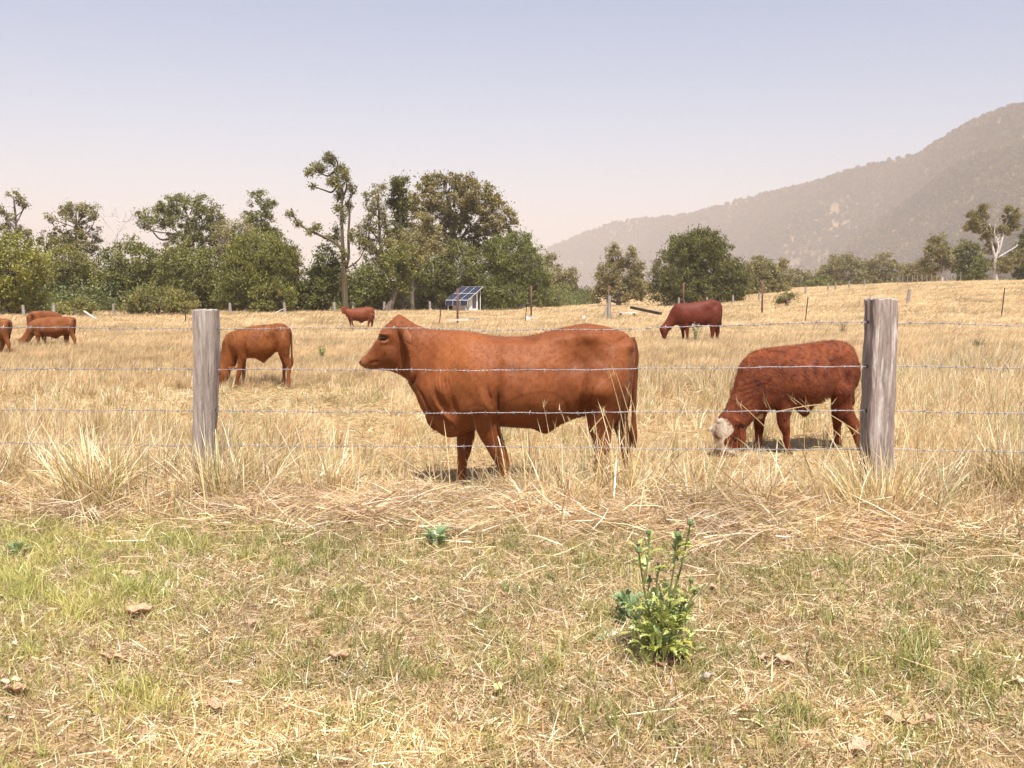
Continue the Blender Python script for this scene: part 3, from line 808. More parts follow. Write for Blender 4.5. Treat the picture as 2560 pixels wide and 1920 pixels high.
B.leg([(800, 880, 960, 880, .09), (850, 1000, 955, 1000, .065), (880, 1080, 950, 1080, .048), (890, 1240, 962, 1240, .058)], .17)
B.leg([(1540, 500, 1620, 500, .01), (1470, 640, 1690, 640, .13), (1450, 800, 1690, 800, .14), (1475, 920, 1650, 920, .1), (1490, 1020, 1610, 1010, .066), (1500, 1100, 1590, 1090, .05), (1500, 1180, 1565, 1180, .04), (1490, 1265, 1575, 1265, .06)], -.17)
B.leg([(1540, 800, 1720, 800, .12), (1570, 950, 1700, 950, .08), (1600, 1060, 1700, 1050, .055), (1610, 1140, 1670, 1140, .042), (1600, 1240, 1680, 1240, .055)], .17)
B.ear([(425, 990, 440, 1045), (385, 985, 390, 1030), (355, 1000, 358, 1010)], -.1, -.17, .02)
def colf(s, co, no): return col_common(s, co, no, DARK)
B.tailcol = DARK * .6
B.finish('dark_red_cow', 'heavy dark maroon cow grazing far off, left of the streaked post', .02, [(900, 720, 90, 170, .02), (1050, 850, 34, 140, -.02), (1560, 470, 80, 50, .025), (1420, 650, 90, 110, -.03), (1620, 700, 90, 150, .02)], colf, M_HIDE, 4)
B.tail([(1700, 500), (1735, 570), (1738, 720), (1722, 860), (1715, 980)], .03, .016, 0, M_HIDE, .02)

# ---------------------------------------------------------------- distant beast looking back at the camera
B = Beast((800, 690, 540 / 2212.), (400, 510), 51.0, R(10))
B.body([(556, 350, 548, 400, .06), (545, 328, 540, 440, .17), (510, 315, 512, 455, .24), (465, 317, 470, 462, .26), (420, 322, 425, 472, .29), (375, 328, 380, 462, .29), (330, 334, 340, 456, .26), (295, 334, 312, 446, .22), (265, 330, 288, 430, .17), (245, 326, 265, 410, .13)], k=.08, n=24)
B.body([(268, 322, 285, 400, .1, 0), (240, 312, 262, 395, .13, -.1), (225, 314, 246, 388, .13, -.22), (218, 326, 238, 388, .1, -.34), (216, 345, 234, 388, .085, -.44), (216, 358, 230, 386, .06, -.5)], n=18)
B.ear([(240, 318, 242, 334), (222, 314, 224, 332), (206, 318, 207, 328)], -.12, -.06, .02)
B.ear([(250, 320, 252, 336), (266, 316, 268, 334), (280, 320, 281, 328)], -.12, -.06, .02)
B.leg([(300, 400, 345, 410, .09), (312, 445, 340, 445, .06), (325, 480, 343, 480, .045), (345, 505, 358, 505, .04), (352, 530, 372, 530, .05)], -.15)
B.leg([(275, 410, 320, 415, .09), (292, 445, 318, 445, .06), (305, 480, 322, 480, .045), (312, 522, 330, 522, .05)], .15)
B.leg([(490, 390, 548, 390, .13), (495, 430, 540, 430, .1), (488, 460, 520, 462, .06), (485, 490, 502, 490, .045), (480, 530, 500, 530, .05)], -.15)
B.leg([(510, 400, 552, 400, .12), (520, 440, 550, 440, .09), (522, 470, 545, 470, .055), (525, 520, 542, 520, .05)], .15)
B.ball(425, 468, 0, .12, .06, .08)
def colf(s, co, no): return col_common(s, co, no, RED2 * 1.05)
B.tailcol = RED2 * .6
B.finish('distant_cow', 'small distant red beast below the tall thin tree, facing the camera', .026, [(400, 400, 120, 60, .02), (500, 350, 30, 25, .02)], colf, M_HIDE, 3)
B.tail([(550, 332), (556, 380), (554, 440)], .03, .015, 0, M_HIDE, .02)

# ================================================================== NEAR FENCE
def wood_mat(name, lo, hi, streak=None, scale=7.0, bumpy=.5):
    m, nt, b, out = mat_new(name)
    tc = N(nt, 'ShaderNodeTexCoord')
    mp = N(nt, 'ShaderNodeMapping'); mp.inputs['Scale'].default_value = (scale * 9, scale * 9, scale * .45)
    nt.links.new(tc.outputs['Object'], mp.inputs[0])
    n1 = noise_tex(nt, 1.0, 6, .62, mp.outputs[0], .9)
    mp2 = N(nt, 'ShaderNodeMapping'); mp2.inputs['Scale'].default_value = (scale * 3.2, scale * 3.2, scale * .32)
    nt.links.new(tc.outputs['Object'], mp2.inputs[0])
    n2 = noise_tex(nt, 1.0, 4, .55, mp2.outputs[0], .5)
    n3 = noise_tex(nt, 6, 4, .6, tc.outputs['Object'])
    c = ramp(nt, n1, [(.28, tuple(x * .45 for x in lo)), (.42, lo), (.7, hi)])
    t = ramp(nt, n3, [(.3, (.82, .8, .79)), (.7, (1.1, 1.1, 1.1))])
    c = mixc(nt, 1.0, c, t, 'MULTIPLY')
    if streak:
        f = ramp(nt, n2, [(.50, (0, 0, 0)), (.66, (.9, .9, .9))])
        c = mixc(nt, f, c, streak)
    nt.links.new(c, b.inputs['Base Color']); b.inputs['Roughness'].default_value = .85; b.inputs['Specular IOR Level'].default_value = .15
    mx = N(nt, 'ShaderNodeMath', operation='ADD'); nt.links.new(n1, mx.inputs[0]); nt.links.new(n2, mx.inputs[1])
    bump(nt, b, mx.outputs[0], bumpy, .012)
    return m
M_POST_A = wood_mat('weathered_post', (.25, .205, .18), (.37, .315, .28), (.41, .36, .32), 6, .45)
M_POST_B = wood_mat('streaked_post', (.24, .19, .165), (.36, .30, .265), (.60, .53, .48), 7, .6)
m, nt, b, out = mat_new('wire_hole'); b.inputs['Base Color'].default_value = (.02, .016, .014, 1); b.inputs['Roughness'].default_value = .9
M_HOLE = m
m, nt, b, out = mat_new('galvanised_wire')
tc = N(nt, 'ShaderNodeTexCoord'); n1 = noise_tex(nt, 18, 3, .6, tc.outputs['Object'])
c = ramp(nt, n1, [(.35, (.22, .21, .22)), (.65, (.44, .42, .45))]); nt.links.new(c, b.inputs['Base Color'])
b.inputs['Metallic'].default_value = .35; b.inputs['Roughness'].default_value = .42
M_WIRE = m
FDIR = (FR - FL) / np.linalg.norm(FR - FL); FNRM = np.array([-FDIR[1], FDIR[0]])      # away from the camera
def fence_hit(px, py):
    d = ray(px, py)
    # (d.xy * t - FL) . FNRM = 0
    t = FL @ FNRM / (d[:2] @ FNRM)
    return np.array([d[0] * t, d[1] * t, CAM_H + d[2] * t])
def post(name, label, top_l, top_r, bot_l, bot_r, depth, yaw, mat, rough_top, seed, holes, hole_side):
    """split hardwood post; corners read at the front face"""
    r = np.random.default_rng(seed)
    a, b_ = fence_hit(*top_l), fence_hit(*top_r); c, d = fence_hit(*bot_l), fence_hit(*bot_r)
    H = (a[2] + b_[2]) / 2; base = (c + d) / 2
    ex = np.array([math.cos(yaw), math.sin(yaw), 0]); ey = np.array([-math.sin(yaw), math.cos(yaw), 0])
    root = empty(name, (base[0], base[1], 0)); tag(root, label, 'fence post', 'posts of the near wire fence')
    nz, sec = 46, []
    wtop = np.linalg.norm(b_[:2] - a[:2]); wbot = np.linalg.norm(d[:2] - c[:2]) * 1.0
    ctop = (a + b_) / 2 - base; prof = []
    npx = 12; 
    # outline of the section: rounded rectangle, a bit irregular
    sx = []
    for (x0, y0, x1, y1) in ((-1, -1, 1, -1), (1, -1, 1, 1), (1, 1, -1, 1), (-1, 1, -1, -1)):
        for k in range(npx):
            t = k / npx; x, y = x0 + (x1 - x0) * t, y0 + (y1 - y0) * t
            q = (abs(x) ** 9 + abs(y) ** 9) ** (1 / 9.); sx.append((x / q, y / q))
    sx = np.array(sx); ns = len(sx)
    groove = r.normal(0, 1, ns); groove = np.convolve(np.tile(groove, 3), [.3, .4, .3], 'same')[ns:2 * ns]
    V = []
    zb = -.5
    for i in range(nz + 1):
        z = zb + (H - zb) * i / nz
        f = z / H
        w = wbot + (wtop - wbot) * f
        cx = ctop * f
        wav = .006 * math.sin(z * 5 + seed) + .003 * math.sin(z * 13 + seed * 2)
        for j in range(ns):
            dd = .0045 * groove[j] * (1 + .5 * math.sin(z * 4 + j)) + .0018 * math.sin(z * 31 + j * 1.7)
            x = sx[j, 0] * (w / 2 + dd) + wav; y = sx[j, 1] * (depth / 2 + dd) + depth / 2
            zz = z
            if i == nz: zz = z + rough_top * (r.uniform(-1, 1) + 1.2 * math.sin(j * .9 + seed))
            p = cx + ex * x + ey * y
            V.append((p[0], p[1], zz))
    F = []
    for i in range(nz):
        for j in range(ns):
            j2 = (j + 1) % ns; F.append((i * ns + j, i * ns + j2, (i + 1) * ns + j2, (i + 1) * ns + j))
    top = np.array(V[nz * ns:]); cen = top.mean(0)
    inner = cen + (top - cen) * .55; inner[:, 2] = cen[2] + (top[:, 2] - cen[2]) * .8 + r.normal(0, rough_top * .8, ns) + .004
    k0 = len(V); V += [tuple(x) for x in inner]; V.append((cen[0], cen[1], cen[2] + .004))
    for j in range(ns):
        j2 = (j + 1) % ns
        F.append((nz * ns + j, nz * ns + j2, k0 + j2, k0 + j)); F.append((k0 + j, k0 + j2, k0 + ns))
    MB().add(V, F).build('timber', mat, root, smooth=False)
    for (zz, rr) in holes:
        f = zz / H; w = wbot + (wtop - wbot) * f
        p = ctop * f + ex * (hole_side * (w / 2 + .0065)) + ey * depth * .45
        mb = MB(); n = 12; Vh = []
        for k in range(n):
            t = 2 * math.pi * k / n; q = p + ey * math.cos(t) * rr * .8; Vh.append((q[0], q[1], zz + math.sin(t) * rr))
        q = p + ex * hole_side * .002; Vh.append((q[0], q[1], zz))
        mb.add(Vh, [(k, (k + 1) % n, n) for k in range(n)]).build('wire_hole', M_HOLE, root)
    return root
def strand_z(px, py): return fence_hit(px, py)[2]
post('fence_post', 'plain weathered grey post near left, beside the orange-red calf', (484, 776), (536, 775), (478, 1228), (524, 1228), .115, R(-6), M_POST_A, .003, 3,
     [(strand_z(540, 823), .011), (strand_z(538, 925), .011), (strand_z(534, 1027), .011)], 1)
post('fence_post', 'pale streaked grey post near right, beside the white-faced calf', (2184, 750), (2250, 747), (2172, 1262), (2238, 1262), .15, R(9), M_POST_B, .005, 8,
     [(strand_z(2180, 806), .013), (strand_z(2176, 917), .013), (strand_z(2170, 1029), .013)], -1)

def wire(label, pts, seed):
    r = np.random.default_rng(seed)
    pts = catmull(np.array(pts, float), 12)
    P = np.array([fence_hit(a, b_) for a, b_ in pts]); P[:, :2] += FNRM * .065
    seg = np.linalg.norm(np.diff(P, axis=0), axis=1); s = np.concatenate([[0], np.cumsum(seg)])
    n = int(s[-1] / .012); q = np.linspace(0, s[-1], n)
    C = np.stack([np.interp(q, s, P[:, k]) for k in range(3)], 1)
    C[:, 2] += .0025 * np.sin(q * 7 + seed) + .0015 * np.sin(q * 23 + seed)
    mb = MB()
    for ph in (0, math.pi):
        th = q / .055 * 2 * math.pi + ph
        D = C + np.stack([FNRM[0] * np.cos(th), FNRM[1] * np.cos(th), np.sin(th)], 1) * .0021
        mb.tube(D, .0018, 4)
    o = mb.build('barbed_wire', M_WIRE, smooth=True)
    tag(o, label, 'barbed wire', 'wire strands of the near fence')
    bb = MB(); x = r.uniform(.03, .1)
    while x < s[-1] - .05:
        c = np.array([np.interp(x, q, C[:, k]) for k in range(3)]); t = np.array([FDIR[0], FDIR[1], 0])
        up = np.array([0, 0, 1.0]); nn = np.array([FNRM[0], FNRM[1], 0]); a0 = r.uniform(0, 6.28)
        ring = [c + t * (k / 14 - .5) * .014 + (math.cos(a0 + k * .9) * nn + math.sin(a0 + k * .9) * up) * .0055 for k in range(15)]
        bb.tube(ring, .0016, 4)
        for e, aa in ((-.007, a0 + 1), (.007, a0 + 2.6), (-.004, a0 + 4.1), (.004, a0 + 5.5)):
            d = math.cos(aa) * nn + math.sin(aa) * up
            bb.tube([c + t * e + d * .004, c + t * (e * 2.0) + d * .0185], [.0017, .0006], 4)
        x += r.uniform(.092, .118)
    w = bb.build('barbs', M_WIRE, o); w['kind'] = 'stuff'
wire('top barbed wire strand, crossing just below the cow backs', [(-700, 818), (0, 819), (300, 822), (500, 823), (800, 821), (1000, 821), (1150, 825), (1280, 826), (1450, 825), (1600, 822), (1800, 815), (2000, 809), (2180, 806), (2400, 811), (2560, 814), (3250, 824)], 1)
wire('second barbed wire strand, crossing the middle of the big cow', [(-700, 925), (0, 925), (300, 924), (520, 925), (900, 926), (1100, 927), (1300, 927), (1500, 925), (1700, 922), (1950, 920), (2178, 917), (2400, 920), (2560, 922), (3250, 928)], 2)
wire('third barbed wire strand, crossing the big cow at belly height', [(-700, 1027), (0, 1028), (300, 1029), (520, 1030), (900, 1033), (1100, 1035), (1300, 1035), (1500, 1034), (1700, 1032), (1950, 1031), (2172, 1029), (2400, 1034), (2560, 1037), (3250, 1042)], 3)
wire('lowest barbed wire strand, half hidden in the dry grass', [(-700, 1106), (0, 1112), (300, 1116), (520, 1118), (900, 1119), (1200, 1120), (1500, 1124), (1800, 1127), (2000, 1127), (2172, 1126), (2400, 1131), (2560, 1134), (3250, 1140)], 4)

# ================================================================== THINGS OUT IN THE PADDOCK
M_OLDPOST = wood_mat('old_grey_timber', (.24, .21, .18), (.42, .38, .34), None, 3, .3)
def flat_mat(name, col, rough=.6, metal=0.0, var=.15, sc_=20):
    m, nt, b, out = mat_new(name)
    tc = N(nt, 'ShaderNodeTexCoord'); n1 = noise_tex(nt, sc_, 4, .6, tc.outputs['Object'])
    c = ramp(nt, n1, [(.3, tuple(x * (1 - var * 1.5) for x in col)), (.7, tuple(min(1, x * (1 + var)) for x in col))])
    nt.links.new(c, b.inputs['Base Color']); b.inputs['Roughness'].default_value = rough; b.inputs['Metallic'].default_value = metal
    return m
M_RUST = flat_mat('rusty_steel', (.15, .07, .05), .9, .1, .3, 9)
M_DKSTEEL = flat_mat('dark_picket', (.035, .025, .022), .7, .2)
M_PALE = flat_mat('pale_concrete', (.55, .50, .46), .9)
M_WHITE = flat_mat('white_steel', (.72, .71, .70), .5)
M_DKWOOD = flat_mat('dark_log', (.09, .07, .055), .9, 0, .3, 6)
M_GLASS = flat_mat('solar_cells', (.035, .042, .075), .22, 0, .25, 3)
M_DARKIN = flat_mat('shed_inside', (.05, .045, .04), .9)

# steel posts of the half-built yard
for (px, py0, py1, Y, lab) in [(1144, 722, 802, 59, 'rust-red steel post standing in front of the solar panels'),
                               (1328, 714, 790, 70, 'rust-red steel post with pale lumps at its foot, right of the solar panels'),
                               (1521, 713, 778, 78, 'rust-red steel post rising behind the braced timber post'),
                               (1708, 707, 772, 86, 'rust-red steel post behind the dark maroon cow'),
                               (1905, 700, 777, 72, 'rightmost rust-red steel post, right of the dark maroon cow')]:
    b0 = on_ground_at(px, py1, Y); t0 = at(px, py0, Y)
    o = empty('steel_post', b0.tolist()); tag(o, lab, 'steel post', 'rust-red steel posts in the paddock')
    h = t0[2] - b0[2]
    MB().tube([(0, 0, -.3), (0, 0, h * .5), (.01, 0, h)], .065, 10).build('pipe', M_RUST, o, smooth=True)
    MB().tube([(.01, 0, h), (.01, 0, h + .03)], [.075, .07], 10).build('cap', M_RUST, o)
# lying plank, trough, blocks
def beam(name, label, cat, pA, pB, Y, h, w, mat, zoff=.0, Yb=None):
    a = at(*pA, Y); b_ = at(*pB, Yb or Y); c = (a + b_) / 2
    L = np.linalg.norm(b_ - a); d = (b_ - a) / L; n = np.cross([0, 0, 1], d); n /= np.linalg.norm(n); u = np.cross(d, n)
    Rm = np.stack([d, n, u], 1)
    o = MB().box((0, 0, 0), (L, w, h), Rm, .006).build(name, mat, None, c.tolist())
    return tag(o, label, cat)
beam('plank', 'pale plank lying at the foot of the nearest rust-red post', 'plank', (1118, 800.5), (1172, 798.5), 57, .10, .3, M_PALE)
beam('plank', 'brown plank lying right of the pale plank', 'plank', (1168, 797), (1198, 795.5), 58.5, .08, .25, M_OLDPOST)
for k, (px, py) in enumerate([(1320, 795), (1336, 794)]):
    p = on_ground_at(px, py, 66 + k); mb = MB().box((0, 0, .14), (.36, .34, .34), None, .05)
    tag(mb.build('concrete_block', M_PALE, None, p.tolist()), ['left pale concrete lump beside a rust-red post foot', 'right pale concrete lump beside a rust-red post foot'][k], 'concrete block', 'pale lumps by the steel post')
# braced timber strainer
b0 = on_ground_at(1522, 792, 66); t0 = at(1522, 739, 66); root = empty('strainer_post', b0.tolist()); tag(root, 'grey timber post with a diagonal brace, left of the maroon cow', 'timber post')
h = t0[2] - b0[2]
MB().tube([(0, 0, -.3), (.01, 0, h * .5), (.03, 0, h)], [.15, .14, .13], 9).build('post', M_OLDPOST, root)
MB().tube([(-.62, -.1, .0), (-.1, 0, h * .62)], .06, 7).build('brace', M_OLDPOST, root)
MB().tube([(.03, 0, h * .86), (.35, 0, h * 1.02)], .025, 5).build('stub', M_OLDPOST, root)
# low white bench / trough and log
root = empty('trough', on_ground_at(1568, 786, 70).tolist()); tag(root, 'low white-topped trough left of the maroon cow', 'trough')
MB().box((0, 0, .42), (1.3, .5, .09), None, .01).build('top', M_WHITE, root)
for x in (-.5, .5): MB().box((x, 0, .19), (.14, .4, .38)).build('leg', M_DKWOOD, root)
beam('log', 'dark fallen log sloping down behind the white-topped trough', 'log', (1578, 768.5), (1652, 784), 72, .2, .2, M_DKWOOD, Yb=66)
p = on_ground_at(1460, 790, 66); o = MB().tube([(0, 0, -.05), (0, 0, .25), (0, 0, .33), (0, 0, .36)], [.13, .13, .09, .04], 10).build('marker', M_WHITE, None, p.tolist(), True)
tag(o, 'small white drum standing alone in the straw grass', 'drum')
# star pickets and leaning posts
for (px0, py0, px1, py1, Y, lab) in [(1103, 762, 1098, 797, 58, 'thin dark picket left of the solar panels'), (1316, 766, 1313, 796, 62, 'thin dark picket left of a rust-red post'),
                                     (2020, 742, 2014, 775, 62, 'leaning dark picket behind the streaked post, left side'), (2512, 720, 2505, 758, 62, 'leaning dark picket at far right'),
                                     (462, 768, 464, 792, 60, 'thin dark picket left of the plain grey post'), ]:
    b0 = on_ground_at(px1, py1, Y); t0 = at(px0, py0, Y); d = t0 - b0
    mb = MB()
    for k in range(3):
        a = k * 2.094; e = np.array([math.cos(a), math.sin(a), 0]) * .035
        n = np.array([-math.sin(a), math.cos(a), 0]) * .006
        mb.add([e * 0 - n, e - n, e + n, n, d - n, d + e - n, d + e + n, d + n], [(0, 1, 5, 4), (1, 2, 6, 5), (2, 3, 7, 6), (3, 0, 4, 7), (4, 5, 6, 7), (3, 2, 1, 0)])
    tag(mb.build('star_picket', M_DKSTEEL, None, b0.tolist()), lab, 'picket', 'dark steel pickets')
# the boundary fence along the trees
FARP = [(60, 768, 796, 'far left, under bright green bush'), (136, 762, 792, 'above the far left beasts'), (285, 763, 793, 'left of the pale leaning branch'), (576, 763, 791, 'right of the plain grey post top'), (713, 763, 789, 'above the orange-red calf'),
        (837, 762, 787, 'just left of the distant beast'), (883, 763, 785, 'behind the distant beast'), (960, 762, 782, 'right of the distant beast'), (1075, 761, 781, 'left of the solar shed'), (1266, 754, 777, 'right of the solar shed'),
        (1697, 744, 768, 'left of the post behind the maroon cow'), (1767, 742, 766, 'above the maroon cow rump'), (1832, 742, 762, 'right of the maroon cow'), (1897, 742, 760, 'beside the rightmost rust-red post'), 
        (2013, 736, 752, 'behind the leaning picket'), (2069, 731, 750, 'left in the far right fence'), (2088, 730, 748, 'second in the far right fence'), (2121, 728, 744, 'third in the far right fence'), (2160, 726, 740, 'right of the streaked post left edge')]
for px, py0, py1, where in FARP:
    Y = float(np.interp(px, [0, 700, 1300, 1700, 1900, 2160], [70, 76, 92, 95, 105, 125]))
    b0 = on_ground_at(px, py1, Y); t0 = at(px, py0, Y); h = max(1.0, t0[2] - b0[2])
    lean = rng.normal(0, .03, 2)
    o = MB().tube([(0, 0, -.2), (lean[0] * .5, 0, h * .5), (lean[0], lean[1], h)], [.13, .12, .11], 7).build('boundary_post', M_OLDPOST, None, b0.tolist())
    tag(o, 'grey timber boundary post ' + where, 'timber post', 'boundary posts along the trees')
b0 = on_ground_at(2268, 760, 78); t0 = at(2275, 724, 78)
o = MB().tube([(0, 0, -.2), tuple((t0 - b0) * .5), tuple(t0 - b0)], [.17, .16, .15], 8).build('boundary_post', M_OLDPOST, None, b0.tolist()); tag(o, 'thick leaning timber post just right of the streaked post', 'timber post', 'boundary posts along the trees')
ORD = 'first second third fourth fifth sixth seventh eighth ninth tenth eleventh twelfth thirteenth fourteenth'.split()
for k, px in enumerate(np.linspace(2243, 2400, 14)):
    Y = 120; py1 = np.interp(px, [2243, 2400], [738, 726]); b0 = on_ground_at(px, py1, Y)
    o = MB().tube([(0, 0, -.2), (0, 0, .7), (.02, 0, 1.15)], .05, 5).build('thin_post', M_OLDPOST, None, b0.tolist())
    tag(o, ORD[k] + ' thin grey post from the left in the distant row right of the streaked post', 'fence post', 'distant thin fence posts')
def stick(label, pA, pB, YA, YB, r0, r1, mat, name='branch'):
    a = at(*pA, YA); b_ = at(*pB, YB); m_ = (a + b_) / 2 + rng.normal(0, .04, 3)
    o = MB().tube(catmull(np.array([a, m_, b_]), 4) - a, np.linspace(r0, r1, 9), 6).build(name, mat, None, a.tolist(), True)
    return tag(o, label, 'branch')
M_PALEWOOD = wood_mat('bleached_wood', (.45, .40, .36), (.66, .61, .56), None, 3, .2)
stick('pale dead branch leaning from grass toward the trees at left', (246, 802), (210, 778), 64, 66, .09, .07, M_PALEWOOD)
stick('pale crooked branch caught on a boundary post above the calf', (688, 783), (712, 771), 74, 75.5, .05, .03, M_PALEWOOD)

# ------------------------------------------------------------------ solar pump shed
Ys = 88.0
so = on_ground_at(1163, 779, Ys)
root = empty('solar_shed', so.tolist()); tag(root, 'white pump shed under a tilted blue solar array', 'shed')
wx = np.array([.86, -.51, 0]); dp = np.array([.51, .86, 0]); UZ = np.array([0, 0, 1.0])     # width axis, depth axis
def sp(w, d, z): return wx * w + dp * d + UZ * z
def plate(mb, A, B_, C_, D_, th):
    n = np.cross(B_ - A, D_ - A); n /= np.linalg.norm(n)
    V = [A, B_, C_, D_, A - n * th, B_ - n * th, C_ - n * th, D_ - n * th]
    mb.add(V, [(0, 1, 2, 3), (7, 6, 5, 4), (0, 4, 5, 1), (1, 5, 6, 2), (2, 6, 7, 3), (3, 7, 4, 0)])
W_, rowsz = 2.5, [(-1.45, 1.12), (-.1, 1.75), (1.25, 2.40)]
def panel(A, B_, C_, D_):
    c = (A + B_ + C_ + D_) / 4
    f = MB(); plate(f, *(c + (x - c) * .985 for x in (A, B_, C_, D_)), .05)
    fo = f.build('solar_panel', M_WHITE, root)
    n = np.cross(B_ - A, D_ - A); n /= np.linalg.norm(n)
    g = MB(); plate(g, *(c + (x - c) * .95 + n * .004 for x in (A, B_, C_, D_)), .02)
    g.build('cells', M_GLASS, fo)
for k in range(3):
    w0, w1 = -W_ / 2 + W_ * k / 3, -W_ / 2 + W_ * (k + 1) / 3
    for (d0, z0), (d1, z1) in zip(rowsz[:-1], rowsz[1:]):
        panel(sp(w0, d0, z0), sp(w1, d0, z0), sp(w1, d1, z1), sp(w0, d1, z1))
    panel(sp(w0, -1.50, .60), sp(w1, -1.50, .60), sp(w1, -1.46, 1.10), sp(w0, -1.46, 1.10))
for w in (-1.0, 1.0):
    fr = MB(); fr.tube([sp(w, -1.4, 1.02), sp(w, 1.2, 2.30)], .035, 5); fr.build('rafter', M_WHITE, root)
    MB().tube([sp(w, 1.1, -.1), sp(w, 1.1, 2.26)], .04, 6).build('support', M_WHITE, root)
    MB().tube([sp(w, -1.38, -.1), sp(w, -1.38, 1.03)], .04, 6).build('support', M_WHITE, root)
# corrugated walls
wl = MB(); n = 34
xs = np.linspace(-.95, .95, n)
V = []; F = []
for i, x in enumerate(xs):
    o_ = .02 * (i % 2)
    V += [sp(x, -.75 - o_, .12), sp(x, -.75 - o_, 1.28)]
for i in range(n - 1): F.append((2 * i, 2 * i + 2, 2 * i + 3, 2 * i + 1))
wl.add(V, F)
V = [sp(x, .75, z) for x in (-.95, .95) for z in (.12, 1.95)]; wl.add(V, [(0, 1, 3, 2)])
V = [sp(-.95, d, z) for d, z in ((-.75, .12), (.75, .12), (.75, 1.95), (-.75, 1.28))]; wl.add(V, [(0, 1, 2, 3)])
wl.build('wall', M_WHITE, root)
sd = MB()
plate(sd, sp(.95, -.75, .12), sp(.95, -.2, .12), sp(.95, -.2, 1.54), sp(.95, -.75, 1.28), .04)
plate(sd, sp(.95, .5, .12), sp(.95, .75, .12), sp(.95, .75, 1.95), sp(.95, .5, 1.86), .04)
plate(sd, sp(.952, -.2, .12), sp(.952, .5, .12), sp(.952, .5, .32), sp(.952, -.2, .32), .04)
sd.build('door_wall', M_WHITE, root)
MB().box(sp(0, 0, .07), (2.1, 1.7, .14), np.stack([wx, dp, UZ], 1)).build('floor_slab', M_WHITE, root)
MB().box(sp(.2, .1, .65), (.7, .6, 1.0), np.stack([wx, dp, UZ], 1)).build('pump', M_DARKIN, root)

# ================================================================== TREES
M_LEAF = blade_mat('tree_leaves', .28, scale=.45, tint_lo=(.72, .74, .70), tint_hi=(1.28, 1.24, 1.15), gloss=.02, rough=.6)
M_BARK = wood_mat('grey_brown_bark', (.11, .085, .065), (.22, .18, .145), None, 1.2, .6)
M_BARKPALE = wood_mat('pale_gum_bark', (.42, .39, .36), (.64, .60, .56), None, .8, .3)
M_BARKMOSS = wood_mat('mossy_bark', (.075, .06, .035), (.14, .115, .06), None, 1.2, .6)
OLIVE, GREEN, BRIGHT, GREY, BROWN, PALE = (.150, .155, .052), (.120, .134, .046), (.165, .184, .050), (.150, .150, .075), (.185, .160, .072), (.190, .185, .10)
TREE_GAIN, LEAF_GAIN = 1.45, 1.12
def unit(v): return v / (np.linalg.norm(v) + 1e-9)
def bent(a, b_, k=3, amp=.08, sag=0.0):
    a = np.asarray(a, float); b_ = np.asarray(b_, float); L = np.linalg.norm(b_ - a)
    P = [a + (b_ - a) * t + (rng.normal(0, amp * L, 3) if 0 < t < 1 else 0) for t in np.linspace(0, 1, k + 1)]
    return catmull(np.array(P), 3)
